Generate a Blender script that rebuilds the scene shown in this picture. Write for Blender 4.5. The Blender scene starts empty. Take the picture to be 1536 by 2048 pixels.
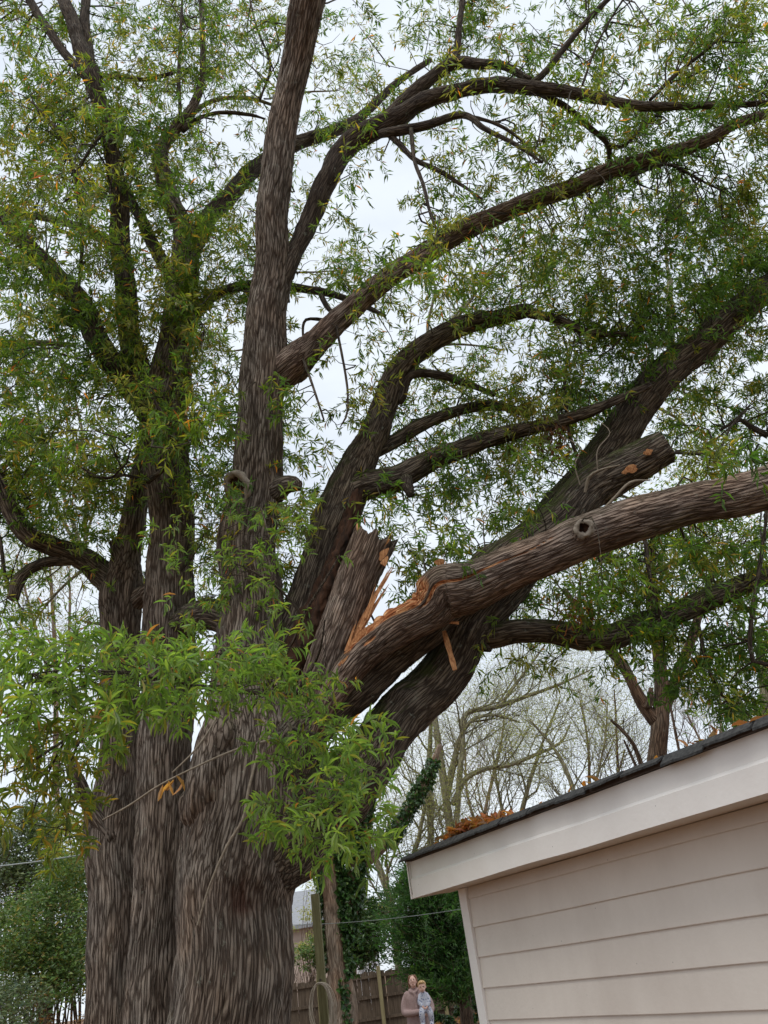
import bpy, math, random
import numpy as np
from mathutils import Vector, Matrix

random.seed(7)
RNG = np.random.default_rng(11)
SC = bpy.context.scene
COL = SC.collection

# ------------------------------------------------------------------ camera
CAMZ = 1.8
PITCH, ROLL = math.radians(30.5), math.radians(8.75)
FPX = 1538.0                       # focal length in pixels of the 1536 x 2048 photograph
cam_data = bpy.data.cameras.new('camera')
cam = bpy.data.objects.new('camera', cam_data)
COL.objects.link(cam)
cam.location = (0, 0, CAMZ)
cam.matrix_world = Matrix.Translation((0, 0, CAMZ)) @ Matrix.Rotation(math.pi / 2 + PITCH, 4, 'X') @ Matrix.Rotation(-ROLL, 4, 'Z')
cam_data.sensor_fit = 'VERTICAL'
cam_data.sensor_height = 24.0
cam_data.lens = FPX / 2048 * 24.0
cam_data.clip_start = 0.05
cam_data.clip_end = 2000
SC.camera = cam

# ------------------------------------------------------------------ sky, sun, exposure
SUN_EL, SUN_AZ = math.radians(68), math.radians(205)      # high sun behind thin cloud, behind the camera's left shoulder
world = bpy.data.worlds.new('World')
SC.world = world
world.use_nodes = True
wn = world.node_tree.nodes
wl = world.node_tree.links
wn.clear()
w_out = wn.new('ShaderNodeOutputWorld')
w_bg = wn.new('ShaderNodeBackground')
w_bg.inputs['Strength'].default_value = 0.1
w_sky = wn.new('ShaderNodeTexSky')
w_sky.sky_type = 'NISHITA'
w_sky.sun_disc = False
w_sky.sun_elevation = SUN_EL
w_sky.sun_rotation = SUN_AZ
w_tc = wn.new('ShaderNodeTexCoord')
w_map = wn.new('ShaderNodeMapping')
w_map.inputs['Scale'].default_value = (1.0, 1.0, 2.6)
w_noise = wn.new('ShaderNodeTexNoise')
w_noise.inputs['Scale'].default_value = 3.2
w_noise.inputs['Detail'].default_value = 5.0
w_noise.inputs['Roughness'].default_value = 0.55
w_ramp = wn.new('ShaderNodeValToRGB')
w_ramp.color_ramp.elements[0].position = 0.30
w_ramp.color_ramp.elements[0].color = (0.78, 0.78, 0.78, 1)
w_ramp.color_ramp.elements[1].position = 0.62
w_ramp.color_ramp.elements[1].color = (1.0, 1.0, 1.0, 1)
w_mix = wn.new('ShaderNodeMixRGB')
w_mix.inputs['Color2'].default_value = (5.9, 6.35, 6.85, 1)      # overcast cloud deck (times the strength 0.1)
wl.new(w_tc.outputs['Generated'], w_map.inputs['Vector'])
wl.new(w_map.outputs['Vector'], w_noise.inputs['Vector'])
wl.new(w_noise.outputs['Fac'], w_ramp.inputs['Fac'])
wl.new(w_ramp.outputs['Color'], w_mix.inputs['Fac'])
wl.new(w_sky.outputs['Color'], w_mix.inputs['Color1'])
wl.new(w_mix.outputs['Color'], w_bg.inputs['Color'])
wl.new(w_bg.outputs['Background'], w_out.inputs['Surface'])

sun_data = bpy.data.lights.new('sun', 'SUN')
sun_data.energy = 1.3
sun_data.angle = math.radians(40)
sun_data.color = (1.0, 0.95, 0.88)
sun = bpy.data.objects.new('sun', sun_data)
COL.objects.link(sun)
sd = Vector((math.sin(SUN_AZ) * math.cos(SUN_EL), math.cos(SUN_AZ) * math.cos(SUN_EL), math.sin(SUN_EL)))
sun.rotation_euler = sd.to_track_quat('Z', 'Y').to_euler()
sun.location = (0, 0, 40)

SC.view_settings.view_transform = 'Standard'
SC.view_settings.look = 'None'
SC.view_settings.exposure = 0.68
SC.view_settings.gamma = 1.0
SC.view_settings.use_curve_mapping = False
SC.cycles.max_bounces = 8
SC.cycles.transparent_max_bounces = 8

# ------------------------------------------------------------------ projection helpers (pixel of the photograph -> place)
_p, _r = PITCH, ROLL
FW = np.array([0, math.cos(_p), math.sin(_p)])
_R = np.array([1.0, 0, 0])
_U = np.cross(_R, FW)
RT = _R * math.cos(_r) - _U * math.sin(_r)
UP = _R * math.sin(_r) + _U * math.cos(_r)
CAM = np.array([0, 0, CAMZ])


def ray(x, y):
    return FW + RT * ((x - 768) / FPX) - UP * ((y - 1024) / FPX)


def at(x, y, Y):
    d = ray(x, y)
    return CAM + d * (Y / d[1])


def depth(P):
    return (np.asarray(P) - CAM) @ FW


def proj(P):
    v = np.asarray(P) - CAM
    D = v @ FW
    return 768 + FPX * (v @ RT) / D, 1024 - FPX * (v @ UP) / D


# ------------------------------------------------------------------ noise
def _hash(ix, iy, iz, seed):
    h = (ix.astype(np.int64) * 374761393 + iy.astype(np.int64) * 668265263 + iz.astype(np.int64) * 2147483647 + seed * 1274126177) & 0xFFFFFFFF
    h = ((h ^ (h >> 13)) * 1274126177) & 0xFFFFFFFF
    h = (h ^ (h >> 16)) & 0xFFFFFFFF
    return h.astype(np.float64) / 4294967295.0 * 2 - 1


def vnoise(p, seed=0):
    p = np.asarray(p, float)
    i = np.floor(p)
    f = p - i
    f = f * f * f * (f * (f * 6 - 15) + 10)
    x, y, z = i[..., 0], i[..., 1], i[..., 2]
    out = 0
    for a in (0, 1):
        wa = f[..., 0] if a else 1 - f[..., 0]
        for b in (0, 1):
            wb = f[..., 1] if b else 1 - f[..., 1]
            for c in (0, 1):
                wc = f[..., 2] if c else 1 - f[..., 2]
                out = out + wa * wb * wc * _hash(x + a, y + b, z + c, seed)
    return out


def fbm(p, seed=0, o=3):
    s, a, t = 0, 1.0, 0
    for k in range(o):
        s = s + a * vnoise(np.asarray(p) * 2 ** k, seed + k * 17)
        t += a
        a *= 0.5
    return s / t


def norm(v):
    v = np.asarray(v, float)
    return v / np.maximum(np.linalg.norm(v, axis=-1, keepdims=True), 1e-9)


# ------------------------------------------------------------------ material helpers
def _mat(name):
    m = bpy.data.materials.new(name)
    m.use_nodes = True
    nt = m.node_tree
    b = nt.nodes['Principled BSDF']
    return m, nt, b


def _n(nt, t, **kw):
    n = nt.nodes.new(t)
    for k, v in kw.items():
        if k in n.inputs:
            n.inputs[k].default_value = v
        else:
            setattr(n, k, v)
    return n


def _ramp(nt, stops):
    r = nt.nodes.new('ShaderNodeValToRGB')
    e = r.color_ramp.elements
    while len(e) < len(stops):
        e.new(0.5)
    for k, (p, c) in enumerate(stops):
        e[k].position = p
        e[k].color = (c[0], c[1], c[2], 1) if len(c) == 3 else c
    return r


def bark_mat(name, ridge, furrow, moss_amt=0.0, lichen=0.25, scale=1.0, warm=(0.2, 0.13, 0.09)):
    m, nt, b = _mat(name)
    L = nt.links.new
    at_ = _n(nt, 'ShaderNodeAttribute', attribute_name='bark')
    mp = _n(nt, 'ShaderNodeMapping')
    mp.inputs['Scale'].default_value = (42 * scale, 42 * scale, 9 * scale)
    L(at_.outputs['Vector'], mp.inputs['Vector'])
    n1 = _n(nt, 'ShaderNodeTexNoise', Scale=1.0, Detail=4.0, Roughness=0.6, Distortion=0.5)
    L(mp.outputs['Vector'], n1.inputs['Vector'])
    mp2 = _n(nt, 'ShaderNodeMapping')
    mp2.inputs['Scale'].default_value = (95, 95, 40)
    L(at_.outputs['Vector'], mp2.inputs['Vector'])
    n2 = _n(nt, 'ShaderNodeTexNoise', Scale=1.0, Detail=4.0, Roughness=0.6)
    L(mp2.outputs['Vector'], n2.inputs['Vector'])
    hh = _n(nt, 'ShaderNodeAttribute', attribute_name='ridge')
    mpv = _n(nt, 'ShaderNodeMapping')
    mpv.inputs['Scale'].default_value = (27 * scale, 27 * scale, 2.2 * scale)
    L(at_.outputs['Vector'], mpv.inputs['Vector'])
    wn_ = _n(nt, 'ShaderNodeTexNoise', Scale=0.9, Detail=3.0)
    L(mpv.outputs['Vector'], wn_.inputs['Vector'])
    wv = _n(nt, 'ShaderNodeVectorMath', operation='MULTIPLY_ADD')
    L(wn_.outputs['Color'], wv.inputs[0])
    wv.inputs[1].default_value = (1.0, 1.0, 0.6)
    L(mpv.outputs['Vector'], wv.inputs[2])
    vo = _n(nt, 'ShaderNodeTexVoronoi', Scale=1.0, feature='DISTANCE_TO_EDGE')
    L(wv.outputs[0], vo.inputs['Vector'])
    vr = _ramp(nt, [(0.0, (0.0, 0.0, 0.0)), (0.05, (0.25, 0.25, 0.25)), (0.15, (0.8, 0.8, 0.8)), (0.4, (1, 1, 1))])
    L(vo.outputs['Distance'], vr.inputs['Fac'])
    plate = _n(nt, 'ShaderNodeMath', operation='MULTIPLY')
    L(vr.outputs['Color'], plate.inputs[0])
    pn = _n(nt, 'ShaderNodeMath', operation='MULTIPLY_ADD')
    L(n1.outputs['Fac'], pn.inputs[0])
    pn.inputs[1].default_value = 0.8
    pn.inputs[2].default_value = 0.52
    L(pn.outputs[0], plate.inputs[1])
    mm = _n(nt, 'ShaderNodeMath', operation='MULTIPLY_ADD')
    L(plate.outputs[0], mm.inputs[0])
    mm.inputs[1].default_value = 0.72
    sc_ = _n(nt, 'ShaderNodeMath', operation='MULTIPLY_ADD')
    L(hh.outputs['Fac'], sc_.inputs[0])
    sc_.inputs[1].default_value = 0.16
    sc_.inputs[2].default_value = -0.06
    L(sc_.outputs[0], mm.inputs[2])
    mid = tuple(a * 0.45 + c * 0.55 for a, c in zip(ridge, furrow))
    rp = _ramp(nt, [(0.18, furrow), (0.5, mid), (0.82, ridge)])
    L(mm.outputs[0], rp.inputs['Fac'])
    # large patches of warm / grey bark
    big = _n(nt, 'ShaderNodeTexNoise', Scale=1.7, Detail=3.0)
    L(at_.outputs['Vector'], big.inputs['Vector'])
    bigr = _ramp(nt, [(0.40, (0, 0, 0)), (0.68, (0.6, 0.6, 0.6))])
    L(big.outputs['Fac'], bigr.inputs['Fac'])
    mx = _n(nt, 'ShaderNodeMixRGB')
    L(bigr.outputs['Color'], mx.inputs['Fac'])
    st_n = _n(nt, 'ShaderNodeTexNoise', Scale=1.0, Detail=5.0, Roughness=0.6)
    st_m = _n(nt, 'ShaderNodeMapping')
    st_m.inputs['Scale'].default_value = (4.5, 4.5, 1.3)
    L(at_.outputs['Vector'], st_m.inputs['Vector'])
    L(st_m.outputs['Vector'], st_n.inputs['Vector'])
    st_r = _ramp(nt, [(0.32, (0.58, 0.55, 0.52)), (0.5, (0.95, 0.95, 0.95)), (0.68, (1.3, 1.3, 1.28))])
    L(st_n.outputs['Fac'], st_r.inputs['Fac'])
    st_x = _n(nt, 'ShaderNodeMixRGB', blend_type='MULTIPLY')
    st_x.inputs['Fac'].default_value = 1.0
    L(rp.outputs['Color'], st_x.inputs['Color1'])
    L(st_r.outputs['Color'], st_x.inputs['Color2'])
    rp = st_x
    L(rp.outputs['Color'], mx.inputs['Color1'])
    wm = _n(nt, 'ShaderNodeMixRGB', blend_type='MULTIPLY')
    wm.inputs['Fac'].default_value = 1.0
    L(rp.outputs['Color'], wm.inputs['Color1'])
    wm.inputs['Color2'].default_value = (warm[0] * 5, warm[1] * 5, warm[2] * 5, 1)
    L(wm.outputs['Color'], mx.inputs['Color2'])
    # pale lichen flecks
    lc = _n(nt, 'ShaderNodeTexNoise', Scale=9.0, Detail=6.0, Roughness=0.7)
    L(at_.outputs['Vector'], lc.inputs['Vector'])
    lr = _ramp(nt, [(0.60, (0, 0, 0)), (0.70, (lichen * 2, lichen * 2, lichen * 2))])
    L(lc.outputs['Fac'], lr.inputs['Fac'])
    mx2 = _n(nt, 'ShaderNodeMixRGB')
    L(lr.outputs['Color'], mx2.inputs['Fac'])
    L(mx.outputs['Color'], mx2.inputs['Color1'])
    mx2.inputs['Color2'].default_value = (0.30, 0.31, 0.25, 1)
    # moss on the upper side
    geo = _n(nt, 'ShaderNodeNewGeometry')
    sp = _n(nt, 'ShaderNodeSeparateXYZ')
    L(geo.outputs['Normal'], sp.inputs[0])
    ma = _n(nt, 'ShaderNodeMath', operation='MULTIPLY_ADD')
    L(sp.outputs['Z'], ma.inputs[0])
    ma.inputs[1].default_value = 0.55
    mn = _n(nt, 'ShaderNodeTexNoise', Scale=4.0, Detail=5.0, Roughness=0.65)
    L(at_.outputs['Vector'], mn.inputs['Vector'])
    L(mn.outputs['Fac'], ma.inputs[2])
    mr = _ramp(nt, [(0.62, (0, 0, 0)), (0.85, (moss_amt, moss_amt, moss_amt))])
    L(ma.outputs[0], mr.inputs['Fac'])
    mx3 = _n(nt, 'ShaderNodeMixRGB')
    L(mr.outputs['Color'], mx3.inputs['Fac'])
    L(mx2.outputs['Color'], mx3.inputs['Color1'])
    mx3.inputs['Color2'].default_value = (0.055, 0.065, 0.014, 1)
    # torn wood
    tw = _n(nt, 'ShaderNodeAttribute', attribute_name='torn')
    tr = _ramp(nt, [(0.25, (0, 0, 0)), (0.6, (1, 1, 1))])
    L(tw.outputs['Fac'], tr.inputs['Fac'])
    mp3 = _n(nt, 'ShaderNodeMapping')
    mp3.inputs['Scale'].default_value = (75, 75, 4)
    L(at_.outputs['Vector'], mp3.inputs['Vector'])
    n3 = _n(nt, 'ShaderNodeTexNoise', Scale=1.0, Detail=3.0)
    L(mp3.outputs['Vector'], n3.inputs['Vector'])
    wr = _ramp(nt, [(0.32, (0.10, 0.03, 0.012)), (0.48, (0.42, 0.14, 0.05)), (0.66, (0.76, 0.44, 0.22))])
    L(n3.outputs['Fac'], wr.inputs['Fac'])
    mx4 = _n(nt, 'ShaderNodeMixRGB')
    L(tr.outputs['Color'], mx4.inputs['Fac'])
    L(mx3.outputs['Color'], mx4.inputs['Color1'])
    L(wr.outputs['Color'], mx4.inputs['Color2'])
    sneg = _n(nt, 'ShaderNodeMath', operation='MULTIPLY')
    L(tw.outputs['Fac'], sneg.inputs[0])
    sneg.inputs[1].default_value = -0.85
    sneg.use_clamp = True
    mx5 = _n(nt, 'ShaderNodeMixRGB')
    L(sneg.outputs[0], mx5.inputs['Fac'])
    L(mx4.outputs['Color'], mx5.inputs['Color1'])
    mx5.inputs['Color2'].default_value = (0.075, 0.032, 0.02, 1)
    L(mx5.outputs['Color'], b.inputs['Base Color'])
    b.inputs['Roughness'].default_value = 0.9
    b.inputs['Specular IOR Level'].default_value = 0.25
    ad = _n(nt, 'ShaderNodeMath', operation='MULTIPLY_ADD')
    L(n2.outputs['Fac'], ad.inputs[0])
    ad.inputs[1].default_value = 0.3
    L(plate.outputs[0], ad.inputs[2])
    bp = _n(nt, 'ShaderNodeBump', Strength=1.0, Distance=0.024 / scale)
    L(ad.outputs[0], bp.inputs['Height'])
    L(bp.outputs['Normal'], b.inputs['Normal'])
    return m


def leaf_mat(name, gain=1.0, trans=0.5, rough=0.45):
    m, nt, b = _mat(name)
    L = nt.links.new
    a = _n(nt, 'ShaderNodeAttribute', attribute_name='tint')
    hs = _n(nt, 'ShaderNodeHueSaturation')
    hs.inputs['Value'].default_value = gain
    L(a.outputs['Color'], hs.inputs['Color'])
    geo = _n(nt, 'ShaderNodeNewGeometry')
    pale = _n(nt, 'ShaderNodeMixRGB')
    pale.inputs['Color2'].default_value = (0.16, 0.19, 0.11, 1)
    bf = _n(nt, 'ShaderNodeMath', operation='MULTIPLY')
    bf.inputs[1].default_value = 0.35
    L(geo.outputs['Backfacing'], bf.inputs[0])
    L(bf.outputs[0], pale.inputs['Fac'])
    L(hs.outputs['Color'], pale.inputs['Color1'])
    L(pale.outputs['Color'], b.inputs['Base Color'])
    b.inputs['Roughness'].default_value = rough
    b.inputs['Specular IOR Level'].default_value = 0.35
    tb = _n(nt, 'ShaderNodeBsdfTranslucent')
    tg = _n(nt, 'ShaderNodeMixRGB', blend_type='MULTIPLY')
    tg.inputs['Fac'].default_value = 1.0
    tg.inputs['Color2'].default_value = (2.2, 2.3, 0.9, 1)
    L(hs.outputs['Color'], tg.inputs['Color1'])
    L(tg.outputs['Color'], tb.inputs['Color'])
    ms = _n(nt, 'ShaderNodeMixShader')
    ms.inputs['Fac'].default_value = trans
    L(b.outputs[0], ms.inputs[1])
    L(tb.outputs[0], ms.inputs[2])
    L(ms.outputs[0], nt.nodes['Material Output'].inputs['Surface'])
    return m


def simple_mat(name, c1, c2, scale=6.0, stretch=(1, 1, 1), rough=0.7, bump=0.0, bump_d=0.01, spec=0.3, detail=5.0, lo=0.3, hi=0.7, coord='Object'):
    m, nt, b = _mat(name)
    L = nt.links.new
    tc = _n(nt, 'ShaderNodeTexCoord')
    mp = _n(nt, 'ShaderNodeMapping')
    mp.inputs['Scale'].default_value = stretch
    oi = _n(nt, 'ShaderNodeObjectInfo')
    sh = _n(nt, 'ShaderNodeVectorMath', operation='MULTIPLY_ADD')
    cb = _n(nt, 'ShaderNodeCombineXYZ')
    for k in range(3):
        L(oi.outputs['Random'], cb.inputs[k])
    L(cb.outputs[0], sh.inputs[0])
    sh.inputs[1].default_value = (37, 19, 53)
    L(tc.outputs[coord], sh.inputs[2])
    L(sh.outputs[0], mp.inputs['Vector'])
    n = _n(nt, 'ShaderNodeTexNoise', Scale=scale, Detail=detail, Roughness=0.6)
    L(mp.outputs['Vector'], n.inputs['Vector'])
    r = _ramp(nt, [(lo, c1), (hi, c2)])
    L(n.outputs['Fac'], r.inputs['Fac'])
    L(r.outputs['Color'], b.inputs['Base Color'])
    b.inputs['Roughness'].default_value = rough
    b.inputs['Specular IOR Level'].default_value = spec
    if bump:
        bp = _n(nt, 'ShaderNodeBump', Strength=bump, Distance=bump_d)
        L(n.outputs['Fac'], bp.inputs['Height'])
        L(bp.outputs['Normal'], b.inputs['Normal'])
    return m


M_TRUNK = bark_mat('oak_trunk_bark', (0.30, 0.255, 0.212), (0.082, 0.061, 0.047), 0.25, 0.25, warm=(0.2, 0.165, 0.14))
M_LIMB = bark_mat('oak_limb_bark', (0.34, 0.27, 0.222), (0.098, 0.068, 0.053), 0.15, 0.15, 1.1, (0.2, 0.155, 0.125))
M_MOSS = bark_mat('oak_mossy_bark', (0.22, 0.18, 0.14), (0.05, 0.037, 0.028), 0.85, 0.35, 1.1, (0.2, 0.18, 0.15))
M_TWIGB = bark_mat('oak_branch_bark', (0.15, 0.12, 0.095), (0.045, 0.033, 0.026), 0.3, 0.3, 1.5, (0.2, 0.18, 0.15))
M_PALE = bark_mat('lichen_bark', (0.44, 0.41, 0.29), (0.18, 0.16, 0.11), 0.55, 0.5, 1.2, (0.2, 0.19, 0.13))
M_BROWN = bark_mat('brown_bark', (0.26, 0.19, 0.14), (0.08, 0.055, 0.04), 0.1, 0.2, 1.2)
M_TAN = bark_mat('tan_bark', (0.55, 0.45, 0.36), (0.25, 0.19, 0.145), 0.15, 0.3, 1.3)
M_ROT_SHADE = simple_mat('rot_with_hollow_shade', (0.010, 0.006, 0.004), (0.085, 0.038, 0.02), 14, (1, 1, 0.2), 0.95, 1.0, 0.03)  # rot brown with the deep shade of the hollows put into the colour
M_WOOD = simple_mat('torn_orange_wood', (0.30, 0.09, 0.03), (0.74, 0.40, 0.18), 55, (1, 1, 0.12), 0.75, 0.6, 0.01)
M_CALLUS = simple_mat('callus_bark', (0.17, 0.14, 0.11), (0.36, 0.31, 0.25), 12, (1, 1, 1), 0.9, 0.8, 0.02)
M_REDSCAR = simple_mat('red_scar', (0.07, 0.03, 0.02), (0.22, 0.09, 0.05), 9, (1, 1, 1), 0.95, 0.8, 0.02)
M_LEAF = leaf_mat('oak_leaf', 1.0)
M_FAR = leaf_mat('far_leaf', 1.0, 0.4, 0.6)
M_GLOSS = leaf_mat('glossy_leaf', 1.0, 0.15, 0.3)

# ------------------------------------------------------------------ object helpers
def link(o, parent=None):
    COL.objects.link(o)
    if parent is not None:
        o.parent = parent
    return o


def tag(o, label=None, cat=None, group=None, kind=None):
    if label:
        o['label'] = label
    if cat:
        o['category'] = cat
    if group:
        o['group'] = group
    if kind:
        o['kind'] = kind
    return o


def empty(name, loc=(0, 0, 0), rz=0.0):
    o = bpy.data.objects.new(name, None)
    o.location = tuple(float(v) for v in loc)
    o.rotation_euler = (0, 0, rz)
    o.empty_display_size = 0.2
    return link(o)


def raw_mesh(name, V, F, smooth=True, attrs=None):
    """V (n,3); F list of index arrays, each (m,k)."""
    me = bpy.data.meshes.new(name)
    V = np.ascontiguousarray(V, dtype=np.float32)
    Fs = [np.asarray(f, dtype=np.int32) for f in (F if isinstance(F, (list, tuple)) else [F])]
    Fs = [f for f in Fs if f.size]
    me.vertices.add(len(V))
    me.vertices.foreach_set('co', V.ravel())
    loops = np.concatenate([f.ravel() for f in Fs])
    tot = np.concatenate([np.full(len(f), f.shape[1], np.int32) for f in Fs])
    start = np.concatenate([[0], np.cumsum(tot)[:-1]]).astype(np.int32)
    me.loops.add(len(loops))
    me.loops.foreach_set('vertex_index', loops)
    me.polygons.add(len(tot))
    me.polygons.foreach_set('loop_start', start)
    me.polygons.foreach_set('loop_total', tot)
    me.update(calc_edges=True)
    me.polygons.foreach_set('use_smooth', np.full(len(tot), smooth))
    for an, (ty, arr) in (attrs or {}).items():
        a = me.attributes.new(an, ty, 'POINT')
        key = {'FLOAT': 'value', 'FLOAT_VECTOR': 'vector', 'FLOAT_COLOR': 'color'}[ty]
        a.data.foreach_set(key, np.ascontiguousarray(arr, dtype=np.float32).ravel())
    me.validate()
    return me


def obj(name, me, mat, parent=None, loc=None):
    if mat is not None:
        me.materials.clear()
        me.materials.append(mat)
    o = bpy.data.objects.new(name, me)
    if loc is not None:
        o.location = tuple(float(v) for v in loc)
    link(o, parent)
    if parent is not None and loc is None:
        # meshes are built in world space: keep them there under a moved parent
        top = parent
        while top.parent is not None:
            top = top.parent
        o.location = tuple(-v for v in top.location) if parent is top else (0, 0, 0)
    return o


def catmull(P, step):
    """P (n,k): first three columns position. Resample with a Catmull-Rom curve about every `step` metres."""
    P = np.asarray(P, float)
    n = len(P)
    ext = np.vstack([2 * P[0] - P[1], P, 2 * P[-1] - P[-2]])
    ext[0, 3:] = P[0, 3:]
    ext[-1, 3:] = P[-1, 3:]
    out = []
    for i in range(n - 1):
        p0, p1, p2, p3 = ext[i], ext[i + 1], ext[i + 2], ext[i + 3]
        L = np.linalg.norm(p2[:3] - p1[:3])
        k = max(1, int(round(L / step)))
        t = (np.arange(k) / k)[:, None]
        out.append(0.5 * ((2 * p1) + (-p0 + p2) * t + (2 * p0 - 5 * p1 + 4 * p2 - p3) * t ** 2 + (-p0 + 3 * p1 - 3 * p2 + p3) * t ** 3))
    out.append(P[-1:])
    return np.vstack(out)


SEED = [100]
SAMPLES = []            # (tree index, pixel x, pixel y, X, Y, Z, radius) of every limb


def limb_frame(C):
    T = np.gradient(C, axis=0)
    T = norm(T)
    v = norm(CAM - C)
    E1 = norm(v - (np.sum(v * T, 1))[:, None] * T)          # towards the camera
    E2 = np.cross(T, E1)
    # smooth
    return T, E1, E2


def limb(name, pts, mat, parent, tree=0, sides=24, step=0.08, amp=0.012, rk=7.0, lump=0.05, end='round', torn=None, shape=None, register=True, world_pts=False, wobble=0.12):
    """pts: (px, py, width in px, Y) traced along the limb. One continuous tube with furrowed bark."""
    rows = []
    for q in pts:
        if world_pts:
            rows.append(q)
        else:
            P = at(q[0], q[1], q[3])
            rows.append([*P, q[2] / 2 * depth(P) / FPX])
    C = catmull(rows, step)
    R = np.maximum(C[:, 3], 0.002)
    C = C[:, :3]
    SEED[0] += 1
    sd = SEED[0]
    off = np.array([sd * 3.7, sd * 1.3, sd * 7.1])
    T, E1, E2 = limb_frame(C)
    s = np.concatenate([[0], np.cumsum(np.linalg.norm(np.diff(C, axis=0), axis=1))])
    # sideways wander so that the line is not drawn with a ruler
    wob = np.stack([vnoise(np.stack([s * 1.1, s * 0 + sd, s * 0 + k * 9.0], -1), sd) for k in (0, 1)], -1)
    fade = np.clip(np.minimum(s, s[-1] - s) / 0.6, 0, 1)
    C = C + (E1 * wob[:, :1] + E2 * wob[:, 1:]) * (R * wobble * fade)[:, None]
    K = len(C)
    th = np.linspace(0, 2 * np.pi, sides, endpoint=False)
    rbar = R.mean()
    ct, st = np.cos(th)[None, :], np.sin(th)[None, :]
    q = np.stack([np.broadcast_to(ct * R[:, None], (K, sides)), np.broadcast_to(st * R[:, None], (K, sides)), np.broadcast_to(s[:, None], (K, sides))], -1)
    big = fbm(q * np.array([1.6, 1.6, 0.9]) / max(0.35, rbar * 2) + off, sd, 2)
    warp = fbm(q * np.array([2.5, 2.5, 1.6]) + off + 40, sd + 5, 2)
    rk = rk * 1.9
    qq = q * np.array([rk, rk, rk * 0.085]) + off + warp[..., None] * np.array([1.3, 1.3, 0.3])
    n1 = vnoise(qq, sd + 1) + 0.3 * vnoise(qq * np.array([1.9, 1.9, 3.4]) + 5, sd + 2)
    ridge = np.clip(np.abs(n1) / 0.36, 0, 1)
    ridge = ridge * ridge * (3 - 2 * ridge)
    knob = np.clip(fbm(q * (0.9 / max(rbar, 0.03)) * np.array([1, 1, 0.8]) + off + 11, sd + 21, 2) - 0.18, 0, 1)
    rr = R[:, None] * (1 + lump * big + lump * 2.2 * knob) + amp * (ridge - 0.75) + amp * 0.35 * vnoise(q * 30 + off, sd + 3)
    tornv = np.zeros((K, sides))
    if shape is not None:
        rr, tornv = shape(s, th, R, rr, tornv, sd)
    V = C[:, None, :] + rr[..., None] * (ct[..., None] * E1[:, None, :] + st[..., None] * E2[:, None, :])
    if end == 'jag':
        j = np.abs(vnoise(np.stack([np.cos(th) * 2.4 + sd, np.sin(th) * 2.4, th * 0 + 3.3], -1), sd + 8)) + 0.6 * np.abs(vnoise(np.stack([np.cos(th) * 7 + sd, np.sin(th) * 7, th * 0 + 1.3], -1), sd + 9))
        reach = R[-1] * 0.75
        w = np.clip(1 - (s[-1] - s) / (reach * 1.2), 0, 1) ** 1.5
        V = V + (w[:, None] * (j[None, :] * reach))[..., None] * T[:, None, :]
    idx = np.arange(K * sides).reshape(K, sides)
    a, b_, c, d = idx[:-1], np.roll(idx[:-1], -1, 1), np.roll(idx[1:], -1, 1), idx[1:]
    quads = np.stack([a, b_, c, d], -1).reshape(-1, 4)
    V = V.reshape(-1, 3)
    bark = (q + off).reshape(-1, 3)
    rid = ridge.ravel()
    tv = tornv.ravel()
    tris = []
    for e_, ring in ((0, idx[0]), (1, idx[-1])):
        cpos = V[ring].mean(0)
        if e_ == 1:
            cpos = cpos + T[-1] * (R[-1] * (0.55 if end == 'round' else (-0.6 if end == 'jag' else 0.0)))
        ci = len(V)
        V = np.vstack([V, cpos])
        bark = np.vstack([bark, bark[ring].mean(0)])
        rid = np.append(rid, 0.7)
        tv = np.append(tv, 1.0 if (e_ == 1 and end == 'jag') else 0.0)
        r2 = np.roll(ring, -1)
        tris.append(np.stack([ring, r2, np.full(sides, ci)], -1) if e_ == 1 else np.stack([r2, ring, np.full(sides, ci)], -1))
    me = raw_mesh(name, V, [quads] + tris, True, {'bark': ('FLOAT_VECTOR', bark), 'ridge': ('FLOAT', rid), 'torn': ('FLOAT', tv)})
    o = obj(name, me, mat, parent)
    if register:
        k = max(1, int(0.25 / step))
        for i in range(0, K, k):
            px, py = proj(C[i])
            SAMPLES.append((tree, px, py, *C[i], R[i]))
    return o


def tubes(polys, sides=4):
    """polys: list of (pts (k,3), radii (k,)) -> V, F, bark coordinates; grouped by k for speed."""
    groups = {}
    for p, r in polys:
        groups.setdefault(len(p), []).append((p, r))
    Vs, Fs, Bs, base = [], [], [], 0
    th = np.linspace(0, 2 * np.pi, sides, endpoint=False)
    for k, lst in groups.items():
        P = np.array([x[0] for x in lst], float)
        R = np.array([x[1] for x in lst], float)
        N = len(P)
        T = norm(np.gradient(P, axis=1))
        mean = norm(P[:, -1] - P[:, 0])
        ref = np.where(np.abs(mean[:, 2:3]) > 0.8, np.array([[1.0, 0, 0]]), np.array([[0, 0, 1.0]]))[:, None, :]
        A = norm(np.cross(T, np.broadcast_to(ref, T.shape)))
        B = np.cross(T, A)
        V = P[:, :, None, :] + R[:, :, None, None] * (np.cos(th)[None, None, :, None] * A[:, :, None, :] + np.sin(th)[None, None, :, None] * B[:, :, None, :])
        idx = np.arange(N * k * sides).reshape(N, k, sides) + base
        a, b_, c, d = idx[:, :-1], np.roll(idx[:, :-1], -1, 2), np.roll(idx[:, 1:], -1, 2), idx[:, 1:]
        Fs.append(np.stack([a, b_, c, d], -1).reshape(-1, 4))
        Vs.append(V.reshape(-1, 3))
        base += N * k * sides
    V = np.vstack(Vs)
    return V, np.vstack(Fs)


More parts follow.
